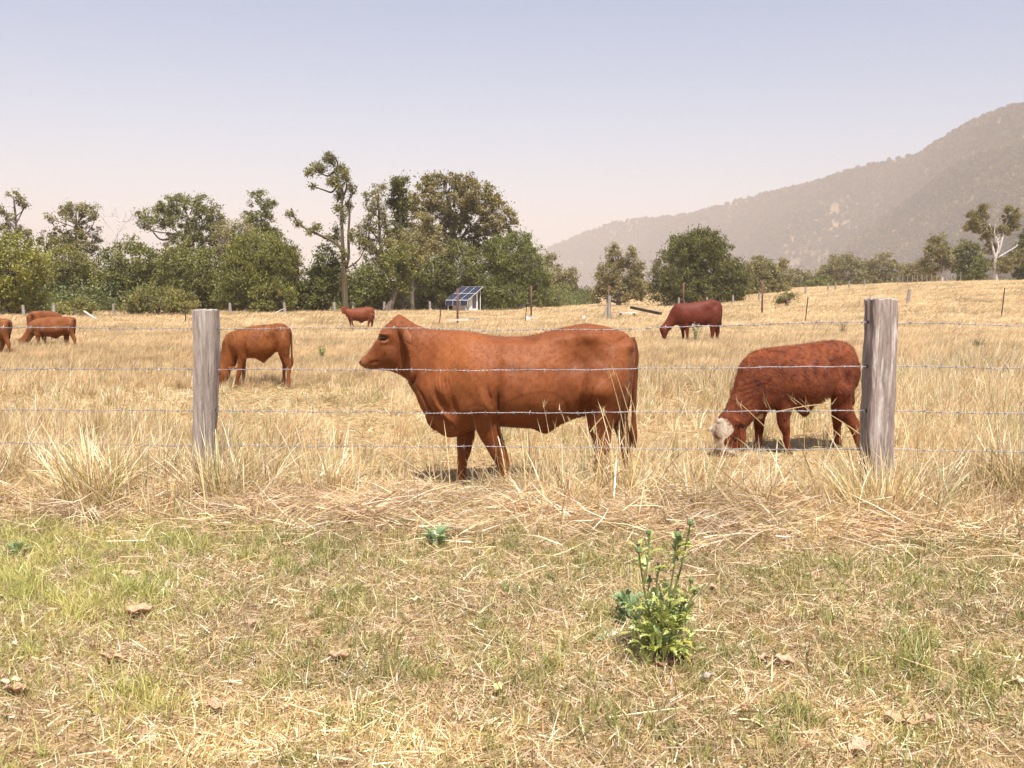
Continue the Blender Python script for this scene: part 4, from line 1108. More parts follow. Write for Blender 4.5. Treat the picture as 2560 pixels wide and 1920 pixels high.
def tree(name, label, base, Y, lobes, col=OLIVE, leaf=.20, aspect=.42, dens=1.0, clump=.55, trunk=None, bark=None, r=.22, limbs=(), up=.3, fill=.55, depth=.85, per=62, cat='tree', group='trees along the paddock edge', flat=.8, twigs=.3, auto=True, taper=0.0, fuzz=.16):
    """lobes: ellipses (px, py, rx, ry [, dY]) of the crown in photograph pixels, given real depth round distance Y"""
    bark = bark or M_BARK
    b0 = on_ground_at(base[0], base[1], Y)
    root = empty(name, b0.tolist()); tag(root, label, cat, group)
    L = []
    for px, py, rx, ry, *q in lobes:
        dY = q[0] if q else rng.uniform(-.8, .8)
        c = at(px, py, Y + dY) - b0; k = (Y + dY) / F_PX
        L.append((c, np.array([rx * k, max(rx, min(ry, rx * 1.4)) * k * depth, ry * k]) * (1.08 if min(rx, ry) > 30 else 1.0)))
    if trunk is None:
        top = L[0][0]
        zt = max(.6, min(l[0][2] for l in L))
        pts = [np.zeros(3), np.array([top[0] * .25, 0, zt * .5]), np.array([top[0] * .7, top[1] * .5, max(zt, top[2] * .75)]), top]
    else:
        pts = [at(px, py, Y) - b0 for px, py in trunk]
    pts[0] = pts[0] * np.array([1, 1, 0]); 
    TP = catmull(np.array(pts), 5); tt = np.linspace(0, 1, len(TP))
    TP[0, 2] = -.2
    rad = r * (1 - .72 * tt) * (1 + .5 * np.exp(-tt * 14))
    if taper: rad = r * (.22 + .78 * np.exp(-tt * taper))
    br = MB()
    for lm in limbs:                                     # explicit limbs in pixels: (radius, [(px,py)...])
        rr, P = lm
        P = catmull(np.array([at(px, py, Y + rng.uniform(-.4, .4) * (i > 0)) - b0 for i, (px, py) in enumerate(P)]), 4)
        MB().tube(P, np.linspace(rr, rr * .3, len(P)), 7).build('limb', bark, root, smooth=True)
    C_all, O_all = [], []
    MB().tube(TP, rad, 9).build('trunk', bark, root, smooth=True)
    for c, e in L:
        # limb from trunk to the lobe
        i0 = int(np.clip(np.argmin(np.linalg.norm(TP - (c - np.array([0, 0, e[2] * 1.2])), axis=1)), 1, len(TP) - 1))
        hub = c - np.array([0, 0, e[2] * .25])
        if auto: br.tube(bent(TP[i0], hub, 3, .07), np.linspace(max(rad[i0] * .6, .05), .04, 10), 6)
        vol = e[0] * e[1] * e[2]
        n = int(np.clip(dens * 3.6 * (vol ** .72) / (clump ** 2.1), 5, 340))
        u = rng.normal(size=(n, 3)); u /= np.linalg.norm(u, axis=1)[:, None]
        rr = rng.uniform(0, 1, n) ** (1 - fill * .75)
        rr = fill + (1 - fill) * rng.uniform(0, 1, n) ** .6
        rr *= rng.uniform(.82, 1.1, n)
        cc = c + u * rr[:, None] * e * (1 - .25 * clump / max(e.min(), clump))
        for k in range(n):
            if rng.uniform() < twigs:
                s0 = hub + (cc[k] - hub) * rng.uniform(.0, .35)
                br.tube(bent(s0, cc[k], 2, .09), np.linspace(.045, .012, 7), 4, False)
            m_ = int(per * rng.uniform(.6, 1.4))
            cr = clump * rng.uniform(.55, 1.3)
            q = rng.normal(size=(m_, 3)); q /= np.linalg.norm(q, axis=1)[:, None] + 1e-9
            q = q * (rng.uniform(.15, 1, m_) ** .5)[:, None]
            C_all.append(cc[k] + q * cr * np.array([1, 1, flat])); O_all.append(q)
    if br.n: br.build('branches', bark, root, smooth=True)['kind'] = 'stuff'
    C = np.concatenate(C_all); O = np.concatenate(O_all)
    fz = rng.uniform(size=len(C)) < fuzz; C[fz] += rng.normal(0, clump * .8, (fz.sum(), 3)) * np.array([1, 1, .8])
    ok = C[:, 2] > .05
    C, O = C[ok], O[ok]
    cl = leaf_cols(len(C), col, .15, .07)
    tone = 1 + .22 * wob(C[:, 0] + C[:, 1] * .6, C[:, 2], 1.3, rng.uniform(0, 6))
    V, T, cols = leaf_cloud(C, leaf * LEAF_GAIN, aspect * 1.15, cl * tone[:, None] * TREE_GAIN * np.array([1.10, .97, .74]), up, O)
    mesh_obj('crown', np_mesh('crown', V, T, cols=cols), M_LEAF, root)
    return root
def dead_tree(label, base, Y, top, spread, bark, r=.10, name='bare_tree', n=10):
    b0 = on_ground_at(base[0], base[1], Y); root = empty(name, b0.tolist()); tag(root, label, 'tree', 'trees along the paddock edge')
    t0 = at(top[0], top[1], Y) - b0; TP = bent(np.zeros(3), t0, 4, .03); TP[0, 2] = -.2
    MB().tube(TP, np.linspace(r, r * .2, len(TP)), 7).build('trunk', bark, root, smooth=True)
    br = MB(); H = np.linalg.norm(t0)
    for k in range(n):
        i = int(len(TP) * rng.uniform(.35, .95)); s0 = TP[min(i, len(TP) - 1)]
        a = rng.uniform(0, 6.28); d = np.array([math.cos(a), math.sin(a) * .8, rng.uniform(.5, 1.6)]); e = s0 + unit(d) * spread * rng.uniform(.4, 1)
        P = bent(s0, e, 3, .1); br.tube(P, np.linspace(r * .4, .012, len(P)), 5)
        for q in range(4):
            s1 = P[rng.integers(3, len(P))]; e1 = s1 + unit(d + rng.normal(0, .8, 3)) * spread * rng.uniform(.2, .45)
            P1 = bent(s1, e1, 2, .1); br.tube(P1, np.linspace(.028, .008, len(P1)), 4)
            e2 = P1[4] + unit(rng.normal(0, 1, 3) + np.array([0, 0, .6])) * spread * .2
            br.tube(bent(P1[3], e2, 2, .1), np.linspace(.018, .006, 7), 4)
    br.build('branches', bark, root, smooth=True)['kind'] = 'stuff'

# ---- left group, from the left picture edge (all in photograph pixels)
tree('tall_tree', 'tall open-crowned tree at the left picture edge, top above the bushes', (40, 782), 92, [(38, 496, 26, 22), (14, 535, 26, 24), (58, 515, 20, 20), (30, 575, 40, 30), (70, 590, 30, 24), (10, 605, 36, 30)], GREY, .17, .4, .36, .36, trunk=[(44, 782), (42, 660), (40, 560), (34, 490)], limbs=[(.08, [(41, 580), (18, 545), (8, 520)]), (.07, [(40, 560), (58, 525), (70, 505)])], fill=.35)
tree('bright_bush', 'bright green dense bush at the left picture edge', (30, 788), 74, [(30, 660, 82, 78), (-40, 690, 60, 70), (60, 730, 62, 50), (0, 745, 60, 40)], BRIGHT, .19, .45, 1.0, .5, cat='bush')
tree('round_tree', 'loose round-crowned tree, second tall one from the left edge', (196, 782), 94, [(192, 550, 50, 44), (165, 525, 26, 24), (222, 530, 26, 26), (188, 612, 56, 38), (128, 543, 14, 17), (150, 590, 30, 34), (225, 600, 34, 40), (110, 600, 30, 34)], GREY, .17, .42, .36, .36, trunk=[(200, 782), (196, 680), (190, 600), (190, 530)], limbs=[(.07, [(193, 610), (140, 570), (126, 545)]), (.07, [(192, 600), (228, 570), (245, 520)])], fill=.3)
tree('olive_bush', 'olive bushy tree under the round-crowned tree', (170, 785), 84, [(165, 660, 62, 58), (200, 720, 60, 56), (120, 715, 50, 60)], OLIVE, .19, .38, 1.0, .5, up=.7, cat='bush')
dead_tree('thin leafless tree against the sky in the left gap', (304, 780), 96, (304, 542), 3.2, M_BARKPALE, .08)
tree('green_bush', 'deep green bush below the thin leafless tree', (330, 785), 84, [(330, 665, 72, 66), (280, 720, 60, 60), (385, 720, 62, 60)], GREEN, .19, .45, 1.0, .5, cat='bush')
tree('spreading_tree', 'broad spreading tree with limbs showing, centre of the left group', (470, 782), 92, [(470, 535, 62, 44), (400, 545, 52, 34), (520, 520, 34, 32), (365, 560, 26, 22), (500, 580, 52, 40), (420, 510, 34, 22), (455, 500, 30, 14), (540, 570, 36, 44), (570, 600, 36, 40), (500, 620, 50, 30), (440, 600, 40, 26)], (.140, .152, .070), .18, .42, .44, .38, r=.3, trunk=[(478, 782), (474, 680), (462, 610), (470, 540)], limbs=[(.16, [(466, 625), (430, 600), (400, 598), (375, 570)]), (.12, [(464, 610), (505, 575), (530, 530)])], fill=.4)
tree('olive_bush', 'low pale olive bush in front of the left group, left of the plain post', (395, 793), 73, [(390, 748, 70, 36), (340, 765, 50, 26), (455, 755, 50, 32)], (.135, .142, .055), .17, .36, 1.0, .42, up=.8, cat='bush')
tree('olive_bush', 'small low olive bush above the far left beasts', (190, 793), 73, [(190, 768, 42, 24), (160, 775, 30, 18), (225, 774, 28, 18)], (.135, .142, .055), .17, .36, 1.0, .4, up=.8, cat='bush')
tree('leafy_tree', 'mid-green leafy tree behind the plain grey post', (500, 785), 82, [(500, 680, 66, 62), (440, 665, 46, 54), (545, 730, 50, 52), (470, 735, 56, 48)], GREEN, .19, .42, 1.0, .5, up=.5)
tree('slim_tree', 'slim dense-topped tree rising right of the spreading tree', (654, 782), 95, [(655, 505, 32, 36), (650, 550, 44, 30), (628, 545, 26, 26), (665, 590, 40, 34), (620, 590, 40, 34), (690, 610, 26, 36)], (.120, .135, .062), .18, .42, .5, .38, trunk=[(656, 782), (655, 650), (654, 540)], fill=.45)
tree('scraggy_tree', 'grey scraggy half-bare tree between spreading and slim trees', (590, 785), 91, [(590, 575, 50, 36), (560, 600, 44, 36), (630, 600, 36, 30), (590, 620, 60, 30)], PALE, .17, .35, .5, .4, bark=M_BARKPALE, fill=.3, twigs=1.0)
tree('casuarina', 'big feathery olive tree, right end of the left group', (650, 790), 79, [(650, 640, 74, 64), (600, 680, 54, 66), (705, 665, 44, 66), (640, 735, 70, 54), (700, 745, 44, 46), (575, 745, 40, 40)], (.120, .134, .040), .22, .28, 1.15, .5, up=1.0)
tree('grey_bush', 'greyish thin bush with pale stems beside the big feathery tree', (735, 788), 82, [(735, 690, 34, 60), (750, 745, 34, 40), (728, 640, 20, 26)], GREY, .18, .35, .7, .45, bark=M_BARKPALE, up=.6, cat='bush', twigs=.9)
# ---- the tall thin tree
tree('tall_thin_tree', 'very tall thin tree with twisted limbs and small leaf tufts', (863, 772), 79,
     [(826, 400, 22, 18), (795, 420, 24, 18), (775, 432, 14, 16), (850, 425, 20, 20), (862, 440, 14, 26), (835, 450, 24, 18), (785, 464, 14, 8), (878, 470, 14, 18), (848, 490, 14, 18), (843, 520, 12, 14), (728, 535, 12, 14), (745, 560, 16, 10), (790, 570, 24, 12), (838, 575, 14, 14), (872, 515, 10, 24), (838, 600, 10, 24), (905, 605, 14, 18), (880, 590, 10, 22), (815, 400, 10, 12), (820, 385, 8, 8), (857, 540, 10, 30), (860, 640, 10, 40), (858, 700, 12, 40), (850, 470, 12, 20), (772, 580, 14, 10), (820, 595, 14, 12)],
     (.132, .136, .068), .18, .38, 1.0, .22, trunk=[(863, 772), (861, 700), (858, 640), (855, 580), (854, 520), (856, 480), (846, 455), (836, 425)], bark=M_BARKMOSS, r=.33,
     limbs=[(.15, [(855, 622), (835, 605), (800, 588), (765, 572), (742, 552), (730, 530), (728, 520)]), (.10, [(846, 460), (830, 480), (812, 476), (786, 466), (776, 455)]), (.09, [(834, 430), (818, 440), (800, 432), (782, 430)]), (.14, [(866, 668), (872, 640), (871, 590), (874, 540), (873, 500), (886, 480), (893, 465)]),
            (.08, [(866, 672), (885, 660), (900, 645), (912, 620), (920, 600)]), (.09, [(855, 500), (866, 470), (866, 440), (866, 420)]), (.08, [(838, 435), (845, 410), (835, 392), (822, 386)]), (.07, [(856, 600), (846, 590), (838, 572)])], fill=.12, per=16, twigs=.3, auto=False, taper=3.0, fuzz=.45)
tree('vine_bush', 'dark vine-draped bush right against the tall thin tree, left side', (818, 785), 82, [(815, 660, 34, 42), (800, 720, 48, 54), (840, 700, 30, 50), (775, 745, 34, 38)], (.090, .112, .036), .18, .55, 1.1, .45, cat='bush')
tree('vine_bush', 'green undergrowth bush right of the tall thin tree foot', (925, 785), 84, [(920, 712, 52, 42), (895, 745, 44, 34), (965, 740, 46, 40)], (.100, .118, .042), .18, .5, 1.1, .45, cat='bush')
tree('vine_tower', 'narrow dark vine-clad trunk rising left of the brownish crown', (1000, 780), 88, [(998, 470, 20, 28), (1002, 520, 22, 40), (1000, 580, 24, 44), (985, 500, 16, 30), (1012, 450, 12, 12), (990, 455, 14, 14)], (.078, .090, .032), .19, .45, 1.3, .42, trunk=[(1004, 780), (1003, 650), (1001, 550), (999, 465)], r=.3)
tree('thin_tree', 'thin-leaved tree left of the vine-clad trunk', (950, 782), 86, [(945, 510, 30, 44), (925, 560, 30, 44), (965, 560, 26, 50), (940, 620, 44, 46), (915, 510, 16, 28), (950, 462, 18, 18), (900, 590, 26, 40), (970, 620, 30, 40)], GREY, .17, .36, .38, .36, trunk=[(958, 782), (955, 660), (948, 560), (946, 480)], limbs=[(.08, [(965, 540), (948, 520), (938, 510)]), (.06, [(952, 600), (925, 575), (908, 545)])], fill=.25, twigs=.8)
tree('fig_tree', 'huge brownish round-crowned tree, widest of the treeline', (1150, 780), 96, [(1120, 485, 78, 50), (1190, 490, 62, 46), (1060, 500, 46, 52), (1245, 540, 50, 46), (1275, 545, 26, 36), (1180, 550, 70, 46), (1100, 560, 66, 50), (1232, 490, 34, 32), (1250, 590, 40, 24), (1085, 450, 44, 18), (1160, 450, 50, 18), (1020, 540, 34, 56), (1060, 600, 50, 40), (1140, 610, 60, 36), (1215, 605, 50, 30)], (.158, .150, .080), .20, .46, .44, .42, r=.5, fill=.4)
tree('grey_tree', 'grey-green sparse tree in front of the brownish crown', (1030, 782), 86, [(1030, 620, 52, 50), (1075, 600, 40, 50), (985, 640, 40, 44), (1060, 560, 30, 40)], PALE, .17, .34, .5, .38, fill=.3, twigs=.5)
tree('leaning_tree', 'dark leaning tree trunk with foliage left of the solar shed', (975, 786), 83, [(1012, 640, 30, 40), (1000, 690, 36, 40), (975, 650, 30, 36)], GREEN, .18, .45, 1.0, .45, trunk=[(968, 786), (985, 740), (1000, 690), (1010, 640)], r=.36)
tree('shed_bush', 'broad green bush directly behind the solar shed', (1090, 783), 92, [(1090, 690, 66, 60), (1150, 670, 56, 70), (1040, 715, 44, 56), (1120, 735, 70, 44), (1170, 730, 44, 46)], (.112, .124, .046), .20, .38, 1.05, .5, up=.6, bark=M_BARKPALE, cat='bush', twigs=.6)
tree('upright_tree', 'feathery upright olive tree right of the solar shed', (1290, 780), 92, [(1285, 650, 54, 62), (1250, 640, 40, 56), (1320, 660, 38, 60), (1300, 600, 34, 26), (1345, 700, 34, 56), (1230, 700, 44, 60), (1290, 730, 70, 44), (1355, 735, 26, 36)], (.108, .130, .046), .23, .24, 1.15, .5, up=1.4, bark=M_BARKPALE)
# ---- middle distance
tree('hazy_tree', 'hazy small tree with white stems below the start of the hill', (1388, 772), 165, [(1392, 690, 28, 40), (1375, 650, 16, 24), (1410, 720, 34, 36), (1430, 690, 18, 26)], GREY, .34, .4, .8, .7, bark=M_BARKPALE, r=.2, limbs=[(.12, [(1385, 770), (1384, 700), (1380, 650)]), (.1, [(1393, 770), (1392, 690), (1394, 660)])], fill=.3)
tree('hazy_bush', 'hazy green bush between upright tree and dark-trunked tree', (1430, 773), 150, [(1420, 735, 32, 28), (1460, 745, 34, 24)], (.11, .122, .05), .3, .45, 1.1, .6, cat='bush')
tree('dark_trunk_tree', 'pale hazy tree with a dark trunk left of the big round tree', (1547, 770), 122, [(1545, 650, 36, 36), (1520, 690, 36, 40), (1580, 680, 32, 44), (1550, 725, 56, 36), (1600, 725, 26, 36), (1500, 735, 28, 30), (1532, 620, 16, 16), (1582, 625, 12, 22)], (.165, .160, .082), .22, .38, .6, .45, r=.3, trunk=[(1547, 770), (1546, 720), (1546, 680), (1545, 650)], fill=.3, twigs=.7)
tree('big_round_tree', 'big dark rounded tree standing alone behind the maroon cow', (1735, 765), 108, [(1740, 640, 74, 66), (1690, 690, 64, 62), (1790, 680, 60, 70), (1765, 610, 50, 36), (1720, 618, 44, 34), (1840, 715, 34, 46), (1735, 720, 84, 44), (1655, 730, 38, 34), (1800, 735, 60, 30)], (.085, .095, .032), .25, .28, 1.2, .55, up=1.0, r=.4)
tree('grey_bush', 'grey-green hazy tree right of the big round tree', (1905, 758), 135, [(1905, 680, 40, 44), (1950, 690, 30, 50), (1870, 700, 30, 46), (1920, 725, 56, 30), (1965, 730, 24, 26)], GREY, .28, .36, .95, .6, fill=.4)
tree('pale_shrub', 'small pale shrub right of the rightmost rust-red post', (1968, 760), 82, [(1966, 746, 28, 14), (1948, 750, 14, 10)], (.17, .17, .10), .17, .4, 1.0, .35, cat='bush')
# ---- right distance, in the haze
tree('hazy_bush', 'far rounded green bush above the leaning picket', (2053, 741), 200, [(2052, 712, 34, 26), (2030, 722, 22, 20), (2075, 722, 22, 18)], (.11, .125, .045), .36, .45, 1.1, .7, cat='bush')
tree('hazy_tree', 'far hazy tree left of the gum row, tallest of three', (2110, 738), 260, [(2110, 670, 46, 34), (2080, 690, 36, 34), (2150, 690, 36, 36), (2110, 712, 60, 22)], GREY, .5, .4, 1.0, 1.0, r=.3)
tree('hazy_tree', 'far hazy dark trees edge, at left beside the grey-green tree', (2000, 745), 240, [(2000, 705, 32, 32), (1985, 722, 26, 20), (2025, 715, 22, 24)], GREY, .5, .4, 1.0, 1.0, r=.3)
tree('hazy_tree', 'far hazy tree above the streaked post', (2212, 735), 250, [(2205, 665, 34, 34), (2235, 690, 32, 36), (2185, 700, 30, 30), (2215, 716, 46, 16)], GREY, .5, .4, 1.0, 1.0, r=.3)
tree('hazy_tree', 'far brownish hazy tree right above the streaked post', (2296, 728), 230, [(2296, 685, 38, 32), (2325, 705, 24, 20), (2270, 705, 26, 20)], (.125, .118, .05), .46, .4, 1.1, .9, r=.3)
tree('gum_tree', 'white-trunked gum, left of the big white gum', (2352, 725), 175, [(2345, 625, 34, 32), (2365, 650, 26, 34), (2328, 660, 24, 34), (2345, 600, 22, 16)], GREY, .33, .4, .8, .7, bark=M_BARKPALE, r=.3, trunk=[(2354, 725), (2355, 690), (2360, 655), (2350, 620)], limbs=[(.14, [(2353, 700), (2347, 665), (2340, 640)])], fill=.35)
tree('gum_tree', 'dense gum between the two white-trunked gums', (2422, 722), 178, [(2415, 630, 32, 34), (2440, 660, 28, 36), (2400, 660, 24, 30), (2425, 690, 34, 22)], (.112, .125, .05), .33, .4, 1.0, .7, r=.25, trunk=[(2390, 722), (2396, 690), (2410, 660), (2415, 630)])
tree('white_gum', 'big white-limbed gum with two high crowns at right', (2492, 718), 160, [(2445, 545, 30, 26), (2435, 565, 26, 20), (2460, 525, 20, 18), (2470, 580, 26, 24), (2527, 535, 24, 30), (2535, 560, 18, 20), (2515, 575, 22, 20), (2475, 620, 20, 20), (2510, 660, 34, 26), (2545, 640, 26, 26)], (.140, .138, .062), .26, .38, .7, .45, bark=M_BARKPALE, r=.42, trunk=[(2492, 718), (2489, 690), (2488, 650), (2496, 620), (2490, 590)],
     limbs=[(.24, [(2489, 650), (2482, 620), (2476, 590), (2466, 570)]), (.22, [(2494, 640), (2505, 600), (2510, 570), (2522, 545)]), (.18, [(2494, 645), (2515, 632), (2535, 620), (2545, 612)]), (.16, [(2490, 610), (2486, 585), (2488, 560)])], fill=.25)
tree('dark_tree', 'dark tree cut off by the right picture edge', (2570, 715), 165, [(2572, 640, 34, 46), (2590, 600, 34, 40), (2560, 685, 26, 30)], (.07, .09, .03), .32, .4, 1.2, .7)
tree('green_bush', 'bright green sapling under the big white gum', (2445, 722), 172, [(2448, 672, 22, 32), (2436, 700, 18, 20)], (.105, .125, .045), .30, .4, 1.1, .6, r=.1, cat='bush')

# ---- undergrowth mass at the foot of the trees
pts = []
for px in np.linspace(-600, 1480, 1800):
    Y = float(np.interp(px, [-120, 700, 1300, 1480], [78, 86, 102, 150])) + rng.uniform(-2.5, 4)
    g = on_ground_at(px + rng.uniform(-3, 3), 790, Y); pts.append(g)
pts = np.array(pts)
Ccl, Occ = [], []
for p in pts:
    hh = rng.uniform(.4, 3.0); m_ = 46
    q = rng.normal(size=(m_, 3)); q /= np.linalg.norm(q, axis=1)[:, None]
    Ccl.append(p + np.array([0, 0, hh * .55]) + q * (rng.uniform(.3, 1, m_))[:, None] * np.array([.8, .8, hh * .55])); Occ.append(q)
C = np.concatenate(Ccl); O = np.concatenate(Occ); ok = C[:, 2] > .05
cl = leaf_cols(ok.sum(), (.15, .17, .058), .3, .1) * (1 + .25 * wob(C[ok, 0], C[ok, 2], 2.1))[:, None]
V, T, cols = leaf_cloud(C[ok], .26, .45, cl, .5, O[ok])
o = mesh_obj('undergrowth', np_mesh('undergrowth', V, T, cols=cols), M_LEAF); tag(o, 'tangled green undergrowth along the foot of the trees', 'undergrowth', kind='stuff')
# dense thicket standing behind the nearer trees
Ccl = []; 
for k in range(1800):
    px = rng.uniform(-600, 1400)
    if 742 < px < 776: continue
    top = float(np.interp(px, [-140, 60, 250, 330, 420, 560, 700, 740, 790, 860, 930, 1000, 1150, 1300, 1370, 1400], [610, 620, 645, 655, 640, 625, 640, 690, 680, 690, 650, 640, 610, 640, 680, 740])) + rng.uniform(-12, 25)
    Y = float(np.interp(px, [-140, 700, 1300, 1400], [88, 94, 106, 112])) + rng.uniform(0, 5)
    py = rng.uniform(top, 780); c = at(px, py, Y)
    q = rng.normal(size=(52, 3)); q /= np.linalg.norm(q, axis=1)[:, None]
    Ccl.append(c + q * (rng.uniform(.3, 1, 52))[:, None] * .85)
C = np.concatenate(Ccl); C = C[C[:, 2] > .05]
cl = leaf_cols(len(C), (.155, .150, .050), .3, .1) * (1 + .3 * wob(C[:, 0], C[:, 2], 1.7))[:, None]
V, T, cols = leaf_cloud(C, .30, .5, cl, .4)
o = mesh_obj('thicket', np_mesh('thicket', V, T, cols=cols), M_LEAF); tag(o, 'dense olive thicket filling the gaps behind the nearer trees', 'thicket', kind='stuff')
# hazy scrub band far right
Ccl = []
for k in range(420):
    px = rng.uniform(1450, 2700); Y = rng.uniform(270, 380); p = on_ground_at(px, 730, Y); hh = rng.uniform(2.5, 6.0)
    q = rng.normal(size=(40, 3)); q /= np.linalg.norm(q, axis=1)[:, None]
    Ccl.append(p + np.array([0, 0, hh * .5]) + q * (rng.uniform(.3, 1, 40))[:, None] * np.array([2.6, 2.6, hh * .5]))
C = np.concatenate(Ccl); V, T, cols = leaf_cloud(C, .65, .5, leaf_cols(len(C), (.10, .105, .045), .25), .4)
o = mesh_obj('distant_scrub', np_mesh('distant_scrub', V, T, cols=cols), M_LEAF); tag(o, 'hazy distant scrub along the foot of the hill', 'scrub', kind='stuff')

# ================================================================== GRASS
STRAW = [(.74, .57, .31), (.66, .48, .24), (.80, .68, .44), (.54, .37, .17), (.70, .51, .28), (.84, .74, .52)]
PINK = [(.58, .40, .26), (.46, .30, .19), (.66, .49, .34), (.36, .235, .145), (.72, .56, .42)]
GREENS = [(.29, .31, .085), (.37, .37, .11), (.22, .27, .075), (.44, .41, .14), (.19, .23, .07)]
GOLD = [(.75, .58, .345), (.66, .50, .28), (.84, .70, .46), (.57, .41, .225), (.73, .58, .37)]
VSTRAW = [(.66, .50, .27), (.56, .41, .21), (.74, .62, .39), (.44, .31, .15), (.61, .45, .26), (.80, .70, .49)]
VPINK = [(.50, .36, .225), (.39, .275, .165), (.60, .44, .31), (.29, .19, .12), (.66, .51, .38)]
OLIVES = [(.38, .35, .15), (.31, .30, .11), (.45, .40, .19), (.26, .24, .10)]
def pick(pal, n, var=.2):
    pal = np.array(pal); c = pal[rng.integers(0, len(pal), n)]
    return np.clip(c * np.exp(rng.normal(0, var, (n, 1))), .01, .9)
def blades(base, length, width, az, lean, bend, cols, segs=3, twist=None, col_tip=None):
    """curved tapering strips"""
    n = len(base); length = np.broadcast_to(length, n); width = np.broadcast_to(width, n)
    dirh = np.stack([np.cos(az), np.sin(az), np.zeros(n)], 1)
    tw = rng.uniform(0, math.pi, n) if twist is None else twist
    side = np.stack([-np.sin(az), np.cos(az), np.zeros(n)], 1)
    p = base.copy(); V = np.empty((n, 2 * segs + 1, 3)); Cc = np.empty((n, 2 * segs + 1, 3))
    ct = cols if col_tip is None else col_tip
    for s in range(segs + 1):
        t = s / segs; ang = lean + bend * t
        tang = dirh * np.sin(ang)[:, None] + np.array([0, 0, 1.0]) * np.cos(ang)[:, None]
        nrm = np.cross(side, tang)
        wv = side * np.cos(tw)[:, None] + nrm * np.sin(tw)[:, None]
        c = cols * (1 - t) + ct * t
        if s < segs:
            w = (width * (1 - .55 * t ** 1.6))[:, None] * .5
            V[:, 2 * s] = p - wv * w; V[:, 2 * s + 1] = p + wv * w; Cc[:, 2 * s] = c; Cc[:, 2 * s + 1] = c
        else:
            V[:, 2 * segs] = p; Cc[:, 2 * segs] = c
        p = p + tang * (length / segs)[:, None]
    k = np.arange(n)[:, None] * (2 * segs + 1); T = []
    for s in range(segs - 1):
        a = 2 * s; T += [k + [a, a + 1, a + 3], k + [a, a + 3, a + 2]]
    a = 2 * (segs - 1); T.append(k + [a, a + 1, a + 2])
    return V.reshape(-1, 3), np.concatenate(T, 0), Cc.reshape(-1, 3)
class Sward:
    def __init__(s): s.V = []; s.T = []; s.C = []; s.n = 0
    def add(s, V, T, C): s.V.append(V); s.T.append(T + s.n); s.C.append(C); s.n += len(V)
    def build(s, name, mat, label, cat='grass', kind='stuff'):
        o = mesh_obj(name, np_mesh(name, np.concatenate(s.V), np.concatenate(s.T), cols=np.concatenate(s.C)), mat)
        return tag(o, label, cat, kind=kind)
M_STRAW = blade_mat('dry_grass', .30, scale=1.3, tint_lo=(.80, .78, .74), tint_hi=(1.16, 1.14, 1.10), gloss=.05, rough=.45)
M_GREEN = blade_mat('green_grass', .35, scale=2.0, tint_lo=(.8, .85, .8), tint_hi=(1.2, 1.15, 1.1), gloss=.05, rough=.4)
M_PADDOCK = blade_mat('golden_grass', .32, scale=.55, tint_lo=(.72, .71, .64), tint_hi=(1.16, 1.14, 1.12), gloss=.04, rough=.5)

def field(px, py, spots):
    f = np.zeros(len(px))
    for x, y, rx, ry, w in spots: f = np.maximum(f, w * np.exp(-((px - x) / rx) ** 2 - ((py - y) / ry) ** 2))
    return f
def sample_area(n, y0, y1, margin=.85):
    """points over the ground seen between two distances, even per square metre"""
    u = rng.uniform(size=n); hw0 = .565 * y0 + margin; hw1 = .565 * y1 + margin
    a = .565; 
    Y = np.sqrt(u * ((y1 + margin / a) ** 2 - (y0 + margin / a) ** 2) + (y0 + margin / a) ** 2) - margin / a
    X = rng.uniform(-1, 1, n) * (.565 * Y + margin)
    return X, Y
K = 2560 / 2212.
GREEN_SPOTS = [(100 * K, 1180 * K, 190, 70, 1.0), (250 * K, 1290 * K, 170, 62, 1.0), (400 * K, 1160 * K, 170, 62, .85), (50 * K, 1270 * K, 110, 90, 1.0), (530 * K, 1150 * K, 120, 40, .6), (170 * K, 1350 * K, 150, 40, .7),
               (620 * K, 1200 * K, 200, 60, .5), (760 * K, 1310 * K, 90, 40, .6), (1150 * K, 1120 * K, 130, 40, .45), (1290 * K, 1230 * K, 120, 50, .55), (1000 * K, 1180 * K, 220, 60, .35), (1390 * K, 1330 * K, 120, 50, .6), (1750 * K, 1270 * K, 160, 60, .5),
               (2000 * K, 1290 * K, 160, 50, .4), (1980 * K, 1440 * K, 190, 60, .85), (2130 * K, 1480 * K, 120, 60, .8), (1850 * K, 1230 * K, 170, 40, .45), (1500 * K, 1440 * K, 150, 60, .55), (1110 * K, 1450 * K, 160, 60, .45), (600 * K, 1430 * K, 170, 60, .5),
               (330 * K, 1500 * K, 160, 50, .55), (60 * K, 1420 * K, 150, 50, .5), (830 * K, 1470 * K, 150, 60, .45), (1700 * K, 1580 * K, 160, 50, .4), (1300 * K, 1560 * K, 150, 50, .35), (2050 * K, 1180 * K, 160, 40, .5), (2130 * K, 1220 * K, 120, 40, .5), (700 * K, 1580 * K, 130, 40, .3), (1980 * K, 1600 * K, 120, 40, .4)]
PALE_SPOTS = [(640 * K, 1560 * K, 260, 90, 1.0), (500 * K, 1620 * K, 220, 60, 1.0), (900 * K, 1620 * K, 200, 60, .7), (1300 * K, 1390 * K, 160, 50, .5), (1900 * K, 1560 * K, 200, 60, .6), (430 * K, 1370 * K, 100, 40, .4), (1100 * K, 1560 * K, 200, 60, .5)]
BARE_SPOTS = [(120 * K, 1630 * K, 200, 50, .9), (880 * K, 1370 * K, 200, 50, .6), (650 * K, 1380 * K, 120, 40, .5), (1700 * K, 1330 * K, 150, 40, .5), (2100 * K, 1650 * K, 150, 30, .6), (1000 * K, 1630 * K, 90, 20, .6)]

